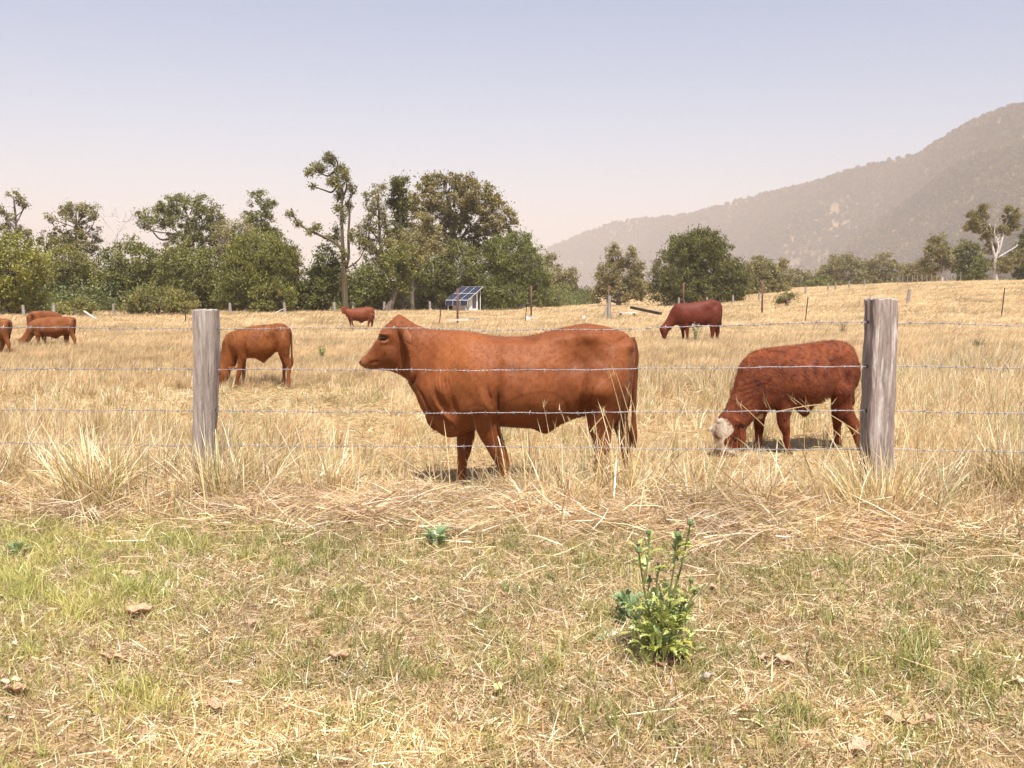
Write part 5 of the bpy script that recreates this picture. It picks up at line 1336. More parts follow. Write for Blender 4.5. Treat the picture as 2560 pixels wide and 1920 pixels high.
# ---- mown verge in front of the fence
verge = Sward(); greens = Sward()
def verge_fields(X, Y):
    px, py = project(np.stack([X, Y, np.zeros_like(X)], 1))
    g = field(px, py, GREEN_SPOTS); g = np.clip(g * (.75 + .55 * wob(X, Y, .16)) + .26 * np.clip(wob(X, Y, .22, 4) + .2, 0, 1), 0, 1)
    pl = np.clip(field(px, py, PALE_SPOTS) + .25 * wob(X, Y, .5, 2), 0, 1)
    ba = np.clip(field(px, py, BARE_SPOTS) + .2 * wob(X, Y, .35, 5), 0, 1)
    return px, py, g, pl, ba
# lying straw litter
n = 185000
X, Y = sample_area(n, 2.45, 7.0); keep = Y < fence_y(X) + .2
X, Y = X[keep], Y[keep]; px, py, g, pl, ba = verge_fields(X, Y)
keep = rng.uniform(size=len(X)) > g * .55 + ba * .35
X, Y, pl, ba, g = X[keep], Y[keep], pl[keep], ba[keep], g[keep]; n = len(X)
isp = rng.uniform(size=n) < np.clip(.52 - .45 * pl + .3 * ba, 0, 1)
cols = np.where(isp[:, None], pick(VPINK, n), pick(VSTRAW, n))
ol = rng.uniform(size=n) < .24 + .25 * g; cols = np.where(ol[:, None], pick(OLIVES, n), cols)
cols = cols * (1 + .35 * pl[:, None])
B0 = np.stack([X, Y, ground_z(X, Y) + rng.uniform(.0, .024, n)], 1)
verge.add(*blades(B0, rng.gamma(4, .014, n) + .014, rng.uniform(.0028, .0072, n), rng.uniform(0, 6.28, n), rng.normal(1.42, .26, n), rng.normal(0, .55, n), cols, 1))
# short standing dry blades
n = 118000
X, Y = sample_area(n, 2.45, 7.0); keep = Y < fence_y(X) + .2
X, Y = X[keep], Y[keep]; px, py, g, pl, ba = verge_fields(X, Y)
keep = rng.uniform(size=len(X)) > ba * .7 + .25 * np.clip(wob(X, Y, .12, 7), 0, 1)
X, Y, pl, g = X[keep], Y[keep], pl[keep], g[keep]; n = len(X)
hh = (rng.gamma(4, .0105, n) + .012) * (1 + .45 * wob(X, Y, .13, 3))
isp = rng.uniform(size=n) < .35 - .25 * pl
cols = np.where(isp[:, None], pick(VPINK, n), pick(VSTRAW, n))
ol = rng.uniform(size=n) < .22 + .3 * g - .2 * pl; cols = np.where(ol[:, None], pick(OLIVES + GREENS[:1], n), cols)
cols = cols * (1 + .35 * pl[:, None])
B0 = np.stack([X, Y, ground_z(X, Y) - .004], 1)
verge.add(*blades(B0, hh, rng.uniform(.0028, .0062, n), rng.uniform(0, 6.28, n), np.abs(rng.normal(.45, .4, n)), rng.normal(.7, .6, n), cols, 2))
# long loose straws lying across
n = 2600
X, Y = sample_area(n, 2.6, 7.1); w = sstep(4.6, 6.6, Y) * .9 + .1; keep = (rng.uniform(size=n) < w) & (Y < fence_y(X) + .3)
X, Y = X[keep], Y[keep]; n = len(X)
B0 = np.stack([X, Y, ground_z(X, Y) + rng.uniform(.012, .05, n)], 1)
verge.add(*blades(B0, rng.uniform(.08, .32, n), rng.uniform(.003, .0055, n), rng.normal(0, .5, n) + np.where(rng.uniform(size=n) < .5, 0, math.pi), rng.normal(1.5, .10, n), rng.normal(.06, .2, n), pick(STRAW + PINK[2:3], n), 4))
verge.build('mown_dry_grass', M_STRAW, 'short mown straw-coloured grass on the near verge')
# green blades, in clumps
n = 13500
X, Y = sample_area(n, 2.45, 6.9); keep = Y < fence_y(X) + .1
X, Y = X[keep], Y[keep]; px, py, g, pl, ba = verge_fields(X, Y)
keep = rng.uniform(size=len(X)) < g ** 1.15 * .95 + .035
X, Y, g, px = X[keep], Y[keep], g[keep], px[keep]; nc = len(X)
per = 22
X = np.repeat(X, per) + rng.normal(0, .022, nc * per); Y = np.repeat(Y, per) + rng.normal(0, .022, nc * per); g = np.repeat(g, per); px = np.repeat(px, per); n = len(X)
tall = np.repeat(rng.uniform(.6, 1.35, nc), per) * (1 + .5 * g)
hue = np.repeat(rng.integers(0, 5, nc), per)
cols = np.clip(np.array(GREENS)[hue] * np.exp(rng.normal(0, .2, (n, 1))), .01, .9)
yel = (rng.uniform(size=n) < .22)[:, None]; cols = np.where(yel, pick([(.48, .42, .16), (.42, .38, .12)], n), cols)
lime = sstep(800, 300, px)[:, None] * .66; cols = cols * (1 - lime) + np.array((.70, .66, .22)) * lime
B0 = np.stack([X, Y, ground_z(X, Y) - .004], 1)
tipc = cols * .6 + np.array((.42, .37, .15)) * .4
greens.add(*blades(B0, (rng.gamma(5, .0095, n) + .012) * tall, rng.uniform(.003, .0062, n), rng.uniform(0, 6.28, n), np.abs(rng.normal(.35, .3, n)), rng.normal(.75, .5, n), cols, 2, col_tip=tipc))
# small clover-like ground weeds
n = 1500
X, Y = sample_area(n, 2.6, 6.6); px, py, g, pl, ba = verge_fields(X, Y)
sp_ = field(px, py, [(2000 * K, 1270 * K, 300, 90, 1), (1750 * K, 1250 * K, 200, 80, .8), (1500 * K, 1180 * K, 200, 60, .5), (2050 * K, 1450 * K, 200, 80, .6), (120 * K, 1180 * K, 150, 60, .5)])
keep = rng.uniform(size=n) < sp_ * .7 + .03; X, Y = X[keep], Y[keep]; nc = len(X)
X = np.repeat(X, 9) + rng.normal(0, .02, nc * 9); Y = np.repeat(Y, 9) + rng.normal(0, .02, nc * 9); n = len(X)
C = np.stack([X, Y, ground_z(X, Y) + rng.uniform(.008, .03, n)], 1)
V, T, cc = leaf_cloud(C, .016, .75, pick([(.11, .18, .045), (.17, .22, .05), (.30, .30, .06)], n), .2)
greens.add(V, T, cc)
greens.build('green_grass', M_GREEN, 'patches of short green grass and clover in the verge')

# ---- rank grass along the fence line
row = Sward()
n = 62000
X = rng.uniform(-4.6, 4.6, n); off = rng.normal(.05, .40, n) + .22 * wob(X, X * .3, .7, 2); Y = fence_y(X) + off
px, py = project(np.stack([X, Y, np.zeros(n)], 1))
hf = .58 + .75 * wob(X, Y, .40, 1) + field(px, py, [(230, 1240, 190, 90, .9), (620, 1230, 150, 80, .7), (700, 1200, 130, 80, .6), (1330, 1240, 110, 80, .35), (1700, 1220, 80, 70, .4), (2050, 1230, 100, 70, .5), (2230, 1250, 200, 80, .6), (2530, 1240, 120, 120, 1.0), (-40, 1240, 90, 90, .9)])
low = field(px, py, [(1100, 1240, 190, 70, .8), (1950, 1230, 200, 70, .5), (900, 1240, 220, 90, .75), (1120, 1250, 120, 90, .7), (1800, 1250, 130, 80, .45), (350, 1240, 40, 80, .3)])
hf = np.clip(hf - low, .12, 1.6)
keep = rng.uniform(size=n) < np.clip(.35 + hf * .6, 0, 1); X, Y, hf = X[keep], Y[keep], hf[keep]; n = len(X)
L = (rng.gamma(5, .036, n) + .06) * hf
isp = rng.uniform(size=n) < .28
cols = np.where(isp[:, None], pick(PINK, n), pick(STRAW, n))
gr = (rng.uniform(size=n) < .10)[:, None]; cols = np.where(gr, pick([(.30, .31, .10), (.22, .25, .07)], n), cols)
B0 = np.stack([X, Y, ground_z(X, Y) - .005], 1)
row.add(*blades(B0, L, rng.uniform(.0034, .0070, n), rng.uniform(0, 6.28, n), np.abs(rng.normal(.45, .45, n)), rng.normal(.7, .7, n), cols, 3))
# tall wispy stalks standing through the band
n = 2600
X = rng.uniform(-4.6, 4.6, n); Y = fence_y(X) + rng.normal(.12, .30, n); px, py = project(np.stack([X, Y, np.zeros(n)], 1))
ok = rng.uniform(size=n) < np.clip(.45 + .5 * wob(X, Y, .6, 2) - field(px, py, [(1000, 1240, 170, 90, .6), (1150, 1240, 130, 90, .5)]), .05, 1)
X, Y = X[ok], Y[ok]; n = len(X)
B0 = np.stack([X, Y, ground_z(X, Y) - .005], 1)
row.add(*blades(B0, rng.uniform(.28, .66, n), rng.uniform(.005, .0105, n), rng.uniform(0, 6.28, n), np.abs(rng.normal(.3, .3, n)), rng.normal(.35, .35, n), pick(STRAW, n), 5))
# flattened pinkish hay along the foot of the fence
n = 52000
X = rng.uniform(-4.8, 4.8, n); Y = fence_y(X) - .22 + rng.normal(0, .25, n) - np.where(rng.uniform(size=n) < .3, rng.gamma(1.5, .25, n), 0) * np.clip(.6 + .9 * wob(X, X * .2, .6, 4), 0, 1.6) + .2 * wob(X, X * .3, .55, 1)
B0 = np.stack([X, Y, ground_z(X, Y) + np.abs(rng.normal(.0, .05, n)) + .13 * np.clip(wob(X, Y * 1.6, .42, 5) - .1, 0, 1)], 1)
isp = rng.uniform(size=n) < np.clip(.5 + .35 * wob(X, Y, .5, 3), 0, 1)
cols = np.where(isp[:, None], pick(PINK, n), pick(STRAW, n))
az = rng.normal(0, .75, n) + np.where(rng.uniform(size=n) < .5, 0, math.pi)
row.add(*blades(B0, rng.gamma(4, .04, n) + .03, rng.uniform(.003, .0062, n), az, rng.normal(1.38, .22, n), rng.normal(.12, .45, n), cols, 2))
row.build('fence_line_grass', M_STRAW, 'tangled dry grass and flattened hay along the wire fence')

# ---- paddock grass near the fence, blade by blade
GRAZED = [(720, 965, 320, 60, 1.0), (860, 1045, 240, 60, .95), (300, 950, 200, 30, .5), (620, 1000, 420, 62, 1.0), (250, 1010, 260, 50, .6), (760, 950, 200, 50, .8), (930, 1080, 160, 60, .7), (640, 1080, 120, 40, .5), (1330, 1130, 160, 50, .8), (1000, 1170, 220, 60, .8), (1700, 1080, 170, 70, .6), (1950, 1135, 240, 34, 1.0), (1780, 1160, 200, 40, .7), (2420, 1060, 160, 30, .3), (1640, 950, 90, 40, .3), (1950, 1205, 270, 85, .85), (1110, 1225, 220, 55, .9), (1640, 1225, 120, 50, .5)]
pad = Sward()
def pad_gz(X, Y):
    px, py = project(np.stack([X, Y, np.zeros(len(X))], 1))
    return px, py, np.clip(field(px, py, GRAZED) * 1.05 + .12 * wob(X, Y, .5, 2), 0, 1)
# litter and short growth between the clumps
n = 105000
X, Y = sample_area(n, 6.2, 17.5, .8)
keep = (Y > fence_y(X) + .05) & (rng.uniform(size=n) < np.clip(1.35 - Y / 21., .4, 1)); X, Y = X[keep], Y[keep]; n = len(X)
px, py, gz = pad_gz(X, Y)
H = (rng.gamma(5, .016, n) + .02) * (1 - .55 * gz) * np.clip(.8 + .5 * wob(X, Y, .4, 4), .3, 1.5)
lie = rng.uniform(size=n) < .55
lean = np.where(lie, rng.normal(1.35, .25, n), np.abs(rng.normal(.4, .35, n)))
cols = np.where((rng.uniform(size=n) < .34)[:, None], pick(VPINK, n), np.where((rng.uniform(size=n) < .5)[:, None], pick(STRAW, n), pick(VSTRAW, n)))
gg = rng.uniform(size=n) < np.clip(.08 + .42 * gz + .14 * wob(X, Y, .8, 6), 0, 1)
cols = np.where(gg[:, None], pick([(.34, .32, .15), (.28, .29, .11), (.42, .38, .19)], n), cols)
L = np.where(lie, np.minimum(H * .9 + .06, .26), H)
B0 = np.stack([X, Y, ground_z(X, Y) - .006 + np.where(lie, rng.uniform(.005, .05, n), 0)], 1)
wd = rng.uniform(.0036, .0070, n) * np.clip(Y / 8.5, 1, 1.9)
pad.add(*blades(B0, L, wd, rng.uniform(0, 6.28, n), lean, rng.normal(.45, .5, n), cols, 2))
# standing clumps
nc = 7600
X, Y = sample_area(nc, 6.3, 17.8, .8); px, py, gz = pad_gz(X, Y)
dens = np.clip(.55 + .6 * wob(X, Y, 1.1, 1) + .3 * wob(X, Y, .4, 3), .04, 1) * (1 - .93 * gz)
keep = (Y > fence_y(X) + .1) & (rng.uniform(size=nc) < dens); X, Y, px, py, gz = X[keep], Y[keep], px[keep], py[keep], gz[keep]; nc = len(X)
tall = rng.uniform(.55, 1.35, nc) * (1 - .6 * gz) * (1 + .5 * sstep(2200, 2450, px) * sstep(1150, 950, py))
tone = rng.choice(5, nc, p=[.34, .30, .16, .14, .06]); per = 26
rad = rng.uniform(.03, .085, nc); wind = rng.normal(.3, .8, nc)
R1 = lambda v: np.repeat(v, per)
n = nc * per; a_ = rng.uniform(0, 6.28, n); rr = np.abs(rng.normal(0, 1, n)) * R1(rad)
Xb, Yb = R1(X) + np.cos(a_) * rr, R1(Y) + np.sin(a_) * rr
pal = [STRAW, GOLD, [(.84, .74, .52), (.80, .68, .44)], [(.50, .34, .17), (.44, .29, .15), (.56, .39, .21)], [(.40, .38, .16), (.34, .34, .13)]]
cols = np.zeros((n, 3)); tn = R1(tone)
for q in range(5): cols[tn == q] = pick(pal[q], int((tn == q).sum()), .16)
mix = rng.uniform(size=n) < .2; cols[mix] = pick(STRAW + PINK[:2], int(mix.sum()))
L = (rng.gamma(7, .034, n) + .05) * R1(tall)
az = np.where(rng.uniform(size=n) < .5, R1(wind) + rng.normal(0, .5, n), a_ + rng.normal(0, .6, n))
B0 = np.stack([Xb, Yb, ground_z(Xb, Yb) - .008], 1)
wd = rng.uniform(.0034, .0068, n) * np.clip(Yb / 8.5, 1, 1.9)
pad.add(*blades(B0, L, wd, az, np.abs(rng.normal(.22, .24, n)), rng.normal(.5, .5, n), cols, 2))
pad.build('paddock_grass', M_PADDOCK, 'golden dry paddock grass just behind the wire fence')

# ---- far paddock: tufts scattered as one mass
pr = []
for k in range(8):
    n = 95
    a = rng.uniform(0, 6.28, n); rr = np.abs(rng.normal(0, .26, n))
    B0 = np.stack([np.cos(a) * rr, np.sin(a) * rr, np.full(n, -.03)], 1)
    s = Sward()
    s.add(*blades(B0, rng.gamma(7, .055, n) + .06, rng.uniform(.008, .017, n), rng.normal(.3, 1.3, n), np.abs(rng.normal(.22, .25, n)), rng.normal(.5, .4, n), np.where((rng.uniform(size=n) < .16)[:, None], pick(PINK, n, .1), pick(GOLD + STRAW[:1], n, .12)), 3))
    pr.append(bpy.data.objects.new('tuft_kind', np_mesh('tuft_kind', s.V[0], s.T[0], cols=s.C[0])))
M_TUFT = blade_mat('far_golden_grass', .32, scale=.22, tint_lo=(.70, .70, .64), tint_hi=(1.18, 1.16, 1.14), gloss=.04, rough=.5, inst=True)
for p in pr: p.data.materials.append(M_TUFT)
n = 46000
u = rng.uniform(size=n); Y = 15.0 * (150.0 / 15.0) ** (u ** .92); X = rng.uniform(-1, 1, n) * (.58 * Y + 2)
px, py = project(np.stack([X, Y, ground_z(X, Y)], 1))
gz = field(px, py, [(1180, 790, 110, 14, .8), (620, 900, 300, 30, .5), (1000, 850, 200, 20, .3)])
sc_ = (.31 + .02 * np.clip(Y - 15, 0, 60) / 5) * rng.uniform(.6, 1.25, n) * (1 + .3 * wob(X, Y, 3.0, 1)) * (1 - .7 * gz)
P = np.stack([X, Y, ground_z(X, Y)], 1)
wide = np.clip(Y / 22., 1, 3.2)
o = instancer('far_paddock_grass', P, np.stack([sc_ * wide, sc_ * wide, sc_ * np.clip(1.15 - Y / 300, .8, 1.2)], 1), rng.uniform(-.6, .6, n), rng.integers(0, 8, n), pr)
tag(o, 'tall golden grass filling the far paddock', 'grass', kind='stuff')

# ================================================================== TUSSOCKS, WEEDS, FALLEN LEAVES
def tussock(label, px, py, n, L, spread, lean_dir=None, cols=None, width=.0062, green=.1, stiff=.5, name='grass_tussock'):
    b0 = on_ground(px, py); root = empty(name, b0.tolist()); tag(root, label, 'grass tussock', 'big dry tussocks along the fence')
    a = rng.uniform(0, 6.28, n); rr = np.abs(rng.normal(0, spread, n))
    B0 = np.stack([np.cos(a) * rr * 1.3, np.sin(a) * rr, np.full(n, -.01)], 1)
    az = a + rng.normal(0, .9, n)
    if lean_dir is not None:
        m_ = rng.uniform(size=n) < .45; az = np.where(m_, rng.normal(lean_dir, .35, n), az)
    ln = np.clip(rng.gamma(1.9, .30, n), .02, 1.5)
    c = pick(cols or STRAW + GOLD[:2], n); g_ = (rng.uniform(size=n) < green)[:, None]; c = np.where(g_, pick(GREENS[:2] + [(.36, .34, .12)], n), c)
    LL = L * rng.uniform(.35, 1.1, n)
    V, T, cc = blades(B0, LL, width * rng.uniform(.6, 1.2, n), az, ln * .9, rng.normal(stiff, .6, n), c, 5)
    mesh_obj('blades', np_mesh('blades', V, T, cols=cc), M_STRAW, root)['kind'] = 'stuff'
    # a few thick seed stalks
    k = 16; i = rng.integers(0, n, k)
    mb = Sward()
    mb.add(*blades(B0[i], L * rng.uniform(.9, 1.35, k), width * 1.5, az[i], ln[i] * .75, rng.normal(.25, .2, k), pick(STRAW[2:3] + GOLD[2:3], k), 6))
    mesh_obj('stalks', np_mesh('stalks', mb.V[0], mb.T[0], cols=mb.C[0]), M_STRAW, root)['kind'] = 'stuff'
tussock('big spiky tussock left of the plain grey post', 230, 1282, 900, .60, .11, math.pi * .78, green=.16)
tussock('tussock leaning against the foot of the plain grey post', 545, 1272, 520, .55, .10, math.pi * .75, green=.12)
tussock('tussock in front of the big cow belly, green at its base', 1400, 1255, 260, .52, .13, math.pi * .25, green=.22)
tussock('tussock before the big cow hind legs', 1560, 1262, 160, .62, .10, math.pi * .6, green=.08)
tussock('tussock at the foot of the streaked post', 2185, 1312, 480, .58, .12, math.pi * .85, green=.16)
tussock('dense straw tussock right against the streaked post', 2225, 1322, 420, .5, .13, math.pi * .5, green=.14)
tussock('brown upright tussock at the right picture edge', 2525, 1285, 620, .62, .10, None, [(.40, .27, .13), (.46, .32, .16), (.34, .23, .11)], green=.15)
tussock('pale flopped tussock on the fence line left of the white-faced calf head', 1760, 1275, 380, .46, .13, math.pi * .9, green=.08, stiff=.9)
tussock('loose pale tussock in front of the big cow brisket', 830, 1262, 420, .46, .15, math.pi * .4, green=.12, stiff=.7)
tussock('brownish tussock cut by the left picture edge', -18, 1250, 380, .5, .09, None, [(.40, .27, .13), (.46, .32, .16), (.34, .23, .11)], green=.05)
tussock('brown bent-over tussock on the verge right of the white-faced calf head', 1905, 1300, 420, .42, .06, math.pi * .05, [(.46, .31, .16), (.52, .37, .20), (.36, .24, .12)], green=.04, stiff=1.1)
tussock('greyish flopped tussock right of the streaked post foot', 2300, 1310, 480, .52, .13, math.pi * .1, PINK, green=.12, stiff=.8)
# crossing long straws round the right calf and by the cow's hind legs
st = Sward(); rows = []
def straw_px(p0, p1, Y0, Y1, w=.0046, c=(.66, .52, .28)):
    a = at(*p0, Y0); b_ = at(*p1, Y1); m_ = (a + b_) / 2 + np.array([0, 0, .02]) + rng.normal(0, .012, 3)
    P = catmull(np.array([a, m_, b_]), 4); return P, w, c
lines = [((1990, 1215), (1905, 985), 6.3, 6.45), ((2030, 1200), (1825, 992), 6.3, 6.5), ((2075, 1265), (2008, 990), 6.35, 6.5), ((2175, 1160), (1960, 985), 6.3, 6.5), ((2210, 1130), (2030, 1015), 6.3, 6.4), ((2200, 1130), (1840, 1300), 6.25, 6.0), ((2020, 1250), (2160, 1060), 6.2, 6.3), ((1940, 1030), (2090, 1010), 6.45, 6.4),
         ((1580, 1180), (1512, 905), 6.45, 6.6), ((1600, 1160), (1530, 915), 6.45, 6.6), ((1560, 1170), (1500, 1015), 6.45, 6.55), ((1610, 1120), (1565, 965), 6.5, 6.6), ((1440, 1160), (1395, 1015), 6.5, 6.55), ((1380, 1150), (1355, 1000), 6.5, 6.6), ((1480, 1190), (1420, 1040), 6.45, 6.5), ((1530, 1150), (1480, 1075), 6.4, 6.5), ((1475, 1080), (1515, 1035), 6.45, 6.5),
         ((640, 1180), (590, 1000), 6.7, 6.75), ((420, 1000), (560, 1110), 6.9, 6.7), ((250, 1160), (190, 985), 6.6, 6.7), ((300, 1180), (248, 990), 6.6, 6.65), ((2380, 1180), (2300, 960), 6.3, 6.4), ((2450, 1200), (2380, 985), 6.3, 6.4), ((2500, 1180), (2470, 960), 6.3, 6.45), ((2330, 1190), (2390, 1010), 6.4, 6.5)]
for (p0, p1, Y0, Y1) in lines:
    a = at(*p0, Y0); b_ = at(*p1, Y1); d = b_ - a; L = np.linalg.norm(d); az = math.atan2(d[1], d[0]); ln = math.acos(d[2] / L)
    g0 = a.copy()
    st.add(*blades(np.array([a]), np.array([L]), np.array([.0075]), np.array([az]), np.array([ln - .1]), np.array([.2]), np.array([(.68, .53, .28)]), 6, twist=np.array([1.57])))
    # seed head
    for q in range(5):
        e = a + d * (.93 - .02 * q); st.add(*blades(np.array([e]), np.array([.07]), np.array([.004]), np.array([rng.uniform(0, 6.28)]), np.array([rng.uniform(.2, .9)]), np.array([.3]), np.array([(.64, .50, .27)]), 2))
o = st.build('tall_stalks', M_STRAW, 'long single dry stalks crossing in front of the cattle')

# ---- thistle and weeds: leaves as pieces
M_WEED = blade_mat('weed_leaf', .3, scale=6, tint_lo=(.8, .85, .8), tint_hi=(1.2, 1.15, 1.1), gloss=.06, rough=.4)
def lobed_leaf(L, W, col, lobes=5, droop=.5, tipcol=None):
    """deeply toothed leaf, folded along the midrib"""
    V, T, C = [], [], []
    col = np.array(col); tipcol = np.array(tipcol if tipcol is not None else col)
    n = lobes * 2 + 1
    for i in range(n + 1):
        t = i / n; ang = droop * t * t
        x = L * t * math.cos(ang * .6); z = L * (.35 * t - ang * t * .6)
        env = math.sin(math.pi * min(.98, t * .92 + .06)) ** .7
        w = W * env * (1.0 if i % 2 else .34); fw = L * .06 * (1 if i % 2 else 0)
        V += [(x, 0, z), (x + fw, w, z + w * .35), (x + fw, -w, z + w * .35)]
        C += [col * (1 - t) + tipcol * t] * 3
    for i in range(n):
        a, b_ = 3 * i, 3 * (i + 1)
        T += [(a, a + 1, b_ + 1), (a, b_ + 1, b_), (a, b_, b_ + 2), (a, b_ + 2, a + 2)]
    return np_mesh('leaf', np.array(V), np.array(T), cols=np.array(C))
def put_leaf(me, root, loc, az, el, s, roll=0):
    o = bpy.data.objects.new('leaf', me); o.location = loc; o.rotation_euler = (roll, -el, az); o.scale = (s, s, s); link(o, root); return o
def green_mesh(mb, name, mat, root, col, smooth=True):
    me = mb.mesh(name, smooth); n = len(me.vertices); c4 = np.ones((n, 4), np.float32); c4[:, :3] = col
    a = me.attributes.new('Col', 'FLOAT_COLOR', 'POINT'); a.data.foreach_set('color', c4.ravel())
    return mesh_obj(name, me, mat, root)
LEAF_G = [lobed_leaf(.085, .017, (.36, .41, .13), 5, .5, (.46, .48, .16)), lobed_leaf(.07, .013, (.34, .42, .18), 4, .3), lobed_leaf(.10, .018, (.38, .41, .11), 6, .8)]
LEAF_Y = [lobed_leaf(.11, .026, (.46, .42, .07), 4, .9, (.50, .40, .10)), lobed_leaf(.10, .024, (.36, .38, .07), 4, .7)]
LEAF_B = [lobed_leaf(.075, .017, (.26, .36, .18), 5, .5), lobed_leaf(.065, .015, (.30, .40, .20), 4, .4)]
for m_ in LEAF_G + LEAF_Y + LEAF_B: m_.materials.append(M_WEED)
b0 = on_ground(1655, 1655); root = empty('thistle', b0.tolist()); tag(root, 'tall green thistle with round buds on the near verge', 'thistle')
Yt = b0[1]
stems = [[(1655, 1655), (1660, 1560), (1680, 1450), (1690, 1380), (1694, 1336)], [(1655, 1655), (1668, 1540), (1700, 1430), (1718, 1350), (1726, 1306)], [(1652, 1655), (1630, 1560), (1610, 1470), (1598, 1390), (1596, 1375)],
         [(1654, 1655), (1645, 1560), (1642, 1470), (1645, 1422)], [(1652, 1655), (1628, 1580), (1618, 1510), (1624, 1450)], [(1656, 1655), (1690, 1560), (1718, 1490), (1728, 1450)], [(1656, 1655), (1690, 1580), (1712, 1530), (1738, 1480)], [(1652, 1655), (1610, 1590), (1585, 1540), (1570, 1480)], [(1694, 1400), (1688, 1370), (1700, 1345)], [(1610, 1460), (1620, 1400), (1622, 1330)]]
mbs = MB(); heads = []
SP_ = []
for s_ in stems:
    dy = rng.uniform(-.07, .07)
    P = np.array([at(px, py, Yt + dy * i / len(s_)) - b0 for i, (px, py) in enumerate(s_)]); P = catmull(P, 5)
    mbs.tube(P, np.linspace(.0055, .0028, len(P)), 5); heads.append(P[-1]); SP_.append(P)
green_mesh(mbs, 'stems', M_WEED, root, (.20, .24, .08))
M_BUD = flat_mat('thistle_bud', (.15, .20, .08), .7, 0, .3, 90); M_TUFT_P = flat_mat('thistle_tuft', (.14, .045, .07), .8, 0, .3, 200)
for k, h_ in enumerate(heads):
    r = .0125 if k < 4 else .010
    pr_ = [(-1.0, .35), (-.7, .85), (-.2, 1.05), (.4, .9), (.9, .55), (1.1, .4)]
    bd = MB(); bd.tube([h_ + np.array([0, 0, a * r * 1.1]) for a, _ in pr_], [q * r for _, q in pr_], 9)
    # spiny bracts
    for q in range(26):
        a = rng.uniform(0, 6.28); z = rng.uniform(-.8, .9); d = np.array([math.cos(a), math.sin(a), .5]); p = h_ + np.array([math.cos(a), math.sin(a), 0]) * r * .9 + np.array([0, 0, z * r])
        bd.tube([p, p + d * r * .55], [.0012, .0003], 3, False)
    ho = bd.build('flower_head', M_BUD, root)
    if k in (0, 2, 3, 4):
        tf = MB()
        for q in range(22):
            a = rng.uniform(0, 6.28); d = np.array([math.cos(a) * .35, math.sin(a) * .35, 1]); p = h_ + np.array([math.cos(a), math.sin(a), 0]) * r * .25 + np.array([0, 0, r * 1.05])
            tf.tube([p, p + d * r * rng.uniform(.8, 1.3)], [.0013, .0008], 3, False)
        tf.build('petals', M_TUFT_P, ho)
for P in SP_:
    for q in range(11):
        i = rng.integers(2, len(P) - 2); t = i / len(P)
        put_leaf(LEAF_G[rng.integers(0, 3)], root, P[i].tolist(), rng.uniform(0, 6.28), rng.uniform(.1, .9), (1.15 - .6 * t) * rng.uniform(.7, 1.15), rng.uniform(-.5, .5))
for q in range(230):
    a = rng.uniform(0, 6.28); rr = rng.uniform(.01, .135); put_leaf(LEAF_G[rng.integers(0, 3)], root, (math.cos(a) * rr, math.sin(a) * rr, rng.uniform(.04, .28) * (1.1 - rr * 3.5)), a + rng.normal(0, .6), rng.uniform(.1, 1.2), rng.uniform(.5, 1.0), rng.uniform(-.8, .8))
for q in range(13):
    a = rng.uniform(2.6, 6.8); put_leaf(LEAF_Y[rng.integers(0, 2)], root, (math.cos(a) * .015, math.sin(a) * .015, rng.uniform(.02, .07)), a, rng.uniform(-.1, .35), rng.uniform(.8, 1.2), rng.uniform(-.4, .4))
def rosette(label, px, py, n, s, leaves, hgt=.12, name='weed'):
    b0 = on_ground(px, py); r_ = empty(name, b0.tolist()); tag(r_, label, 'weed', 'green weeds on the verge')
    for q in range(n):
        a = rng.uniform(0, 6.28); put_leaf(leaves[rng.integers(0, len(leaves))], r_, (math.cos(a) * .02, math.sin(a) * .02, rng.uniform(0, hgt)), a, rng.uniform(.1, 1.1), s * rng.uniform(.7, 1.2), rng.uniform(-.5, .5))
    return r_
rosette('blue-green weed growing against the left side of the thistle', 1575, 1560, 34, 1.2, LEAF_B, .10)
rosette('bluish green weed alone on the verge below the big cow', 1090, 1376, 40, 1.25, LEAF_B, .09)
rosette('small leafy weed low at the left picture edge', 40, 1392, 20, 1.1, LEAF_B, .05)
rosette('small dark weed on the fence line below the cow brisket', 835, 1195, 14, 1.1, LEAF_G, .16)
rosette('small green weed right of the streaked post foot', 2270, 1208, 16, 1.1, LEAF_G, .08)
rosette('little grey-green weed beneath the thistle, left', 1525, 1612, 10, .7, LEAF_B, .02)
# weed plants out in the paddock
def paddock_weed(label, px, py, Y, h, w, col, tip, n=240):
    b0 = on_ground_at(px, py, Y); r_ = empty('paddock_weed', b0.tolist()); tag(r_, label, 'weed', 'weeds in the paddock')
    mb = MB(); C, O = [], []
    for k in range(9):
        a = rng.uniform(0, 6.28); e = np.array([math.cos(a) * w * rng.uniform(.3, 1), math.sin(a) * w * rng.uniform(.3, 1), h * rng.uniform(.7, 1)])
        P = bent(np.zeros(3), e, 2, .06); mb.tube(P, np.linspace(.012, .005, len(P)), 4)
        for t in rng.uniform(.3, 1, n // 9): C.append(P[int(t * (len(P) - 1))] + rng.normal(0, .03, 3))
        if tip is not None: C += [e + rng.normal(0, .03, 3) for _ in range(8)]
    green_mesh(mb, 'stems', M_WEED, r_, col)
    C = np.array(C); cl = leaf_cols(len(C), col, .2)
    if tip is not None: 
        hi = C[:, 2] > h * .86; cl[hi] = np.array(tip)
    V, T, cc = leaf_cloud(C, .055, .4, cl, .4); mesh_obj('leaves', np_mesh('leaves', V, T, cols=cc), M_WEED, r_)
paddock_weed('white-flowered weed in front of the maroon cow', 1738, 838, 31, .72, .30, (.22, .22, .09), (.50, .47, .34))
paddock_weed('dark green weed clump at right, beyond the streaked post', 2447, 878, 24, .40, .26, (.10, .125, .045), None)
paddock_weed('small green weed behind the orange-red calf', 806, 888, 22, .40, .12, (.19, .23, .07), None, 120)
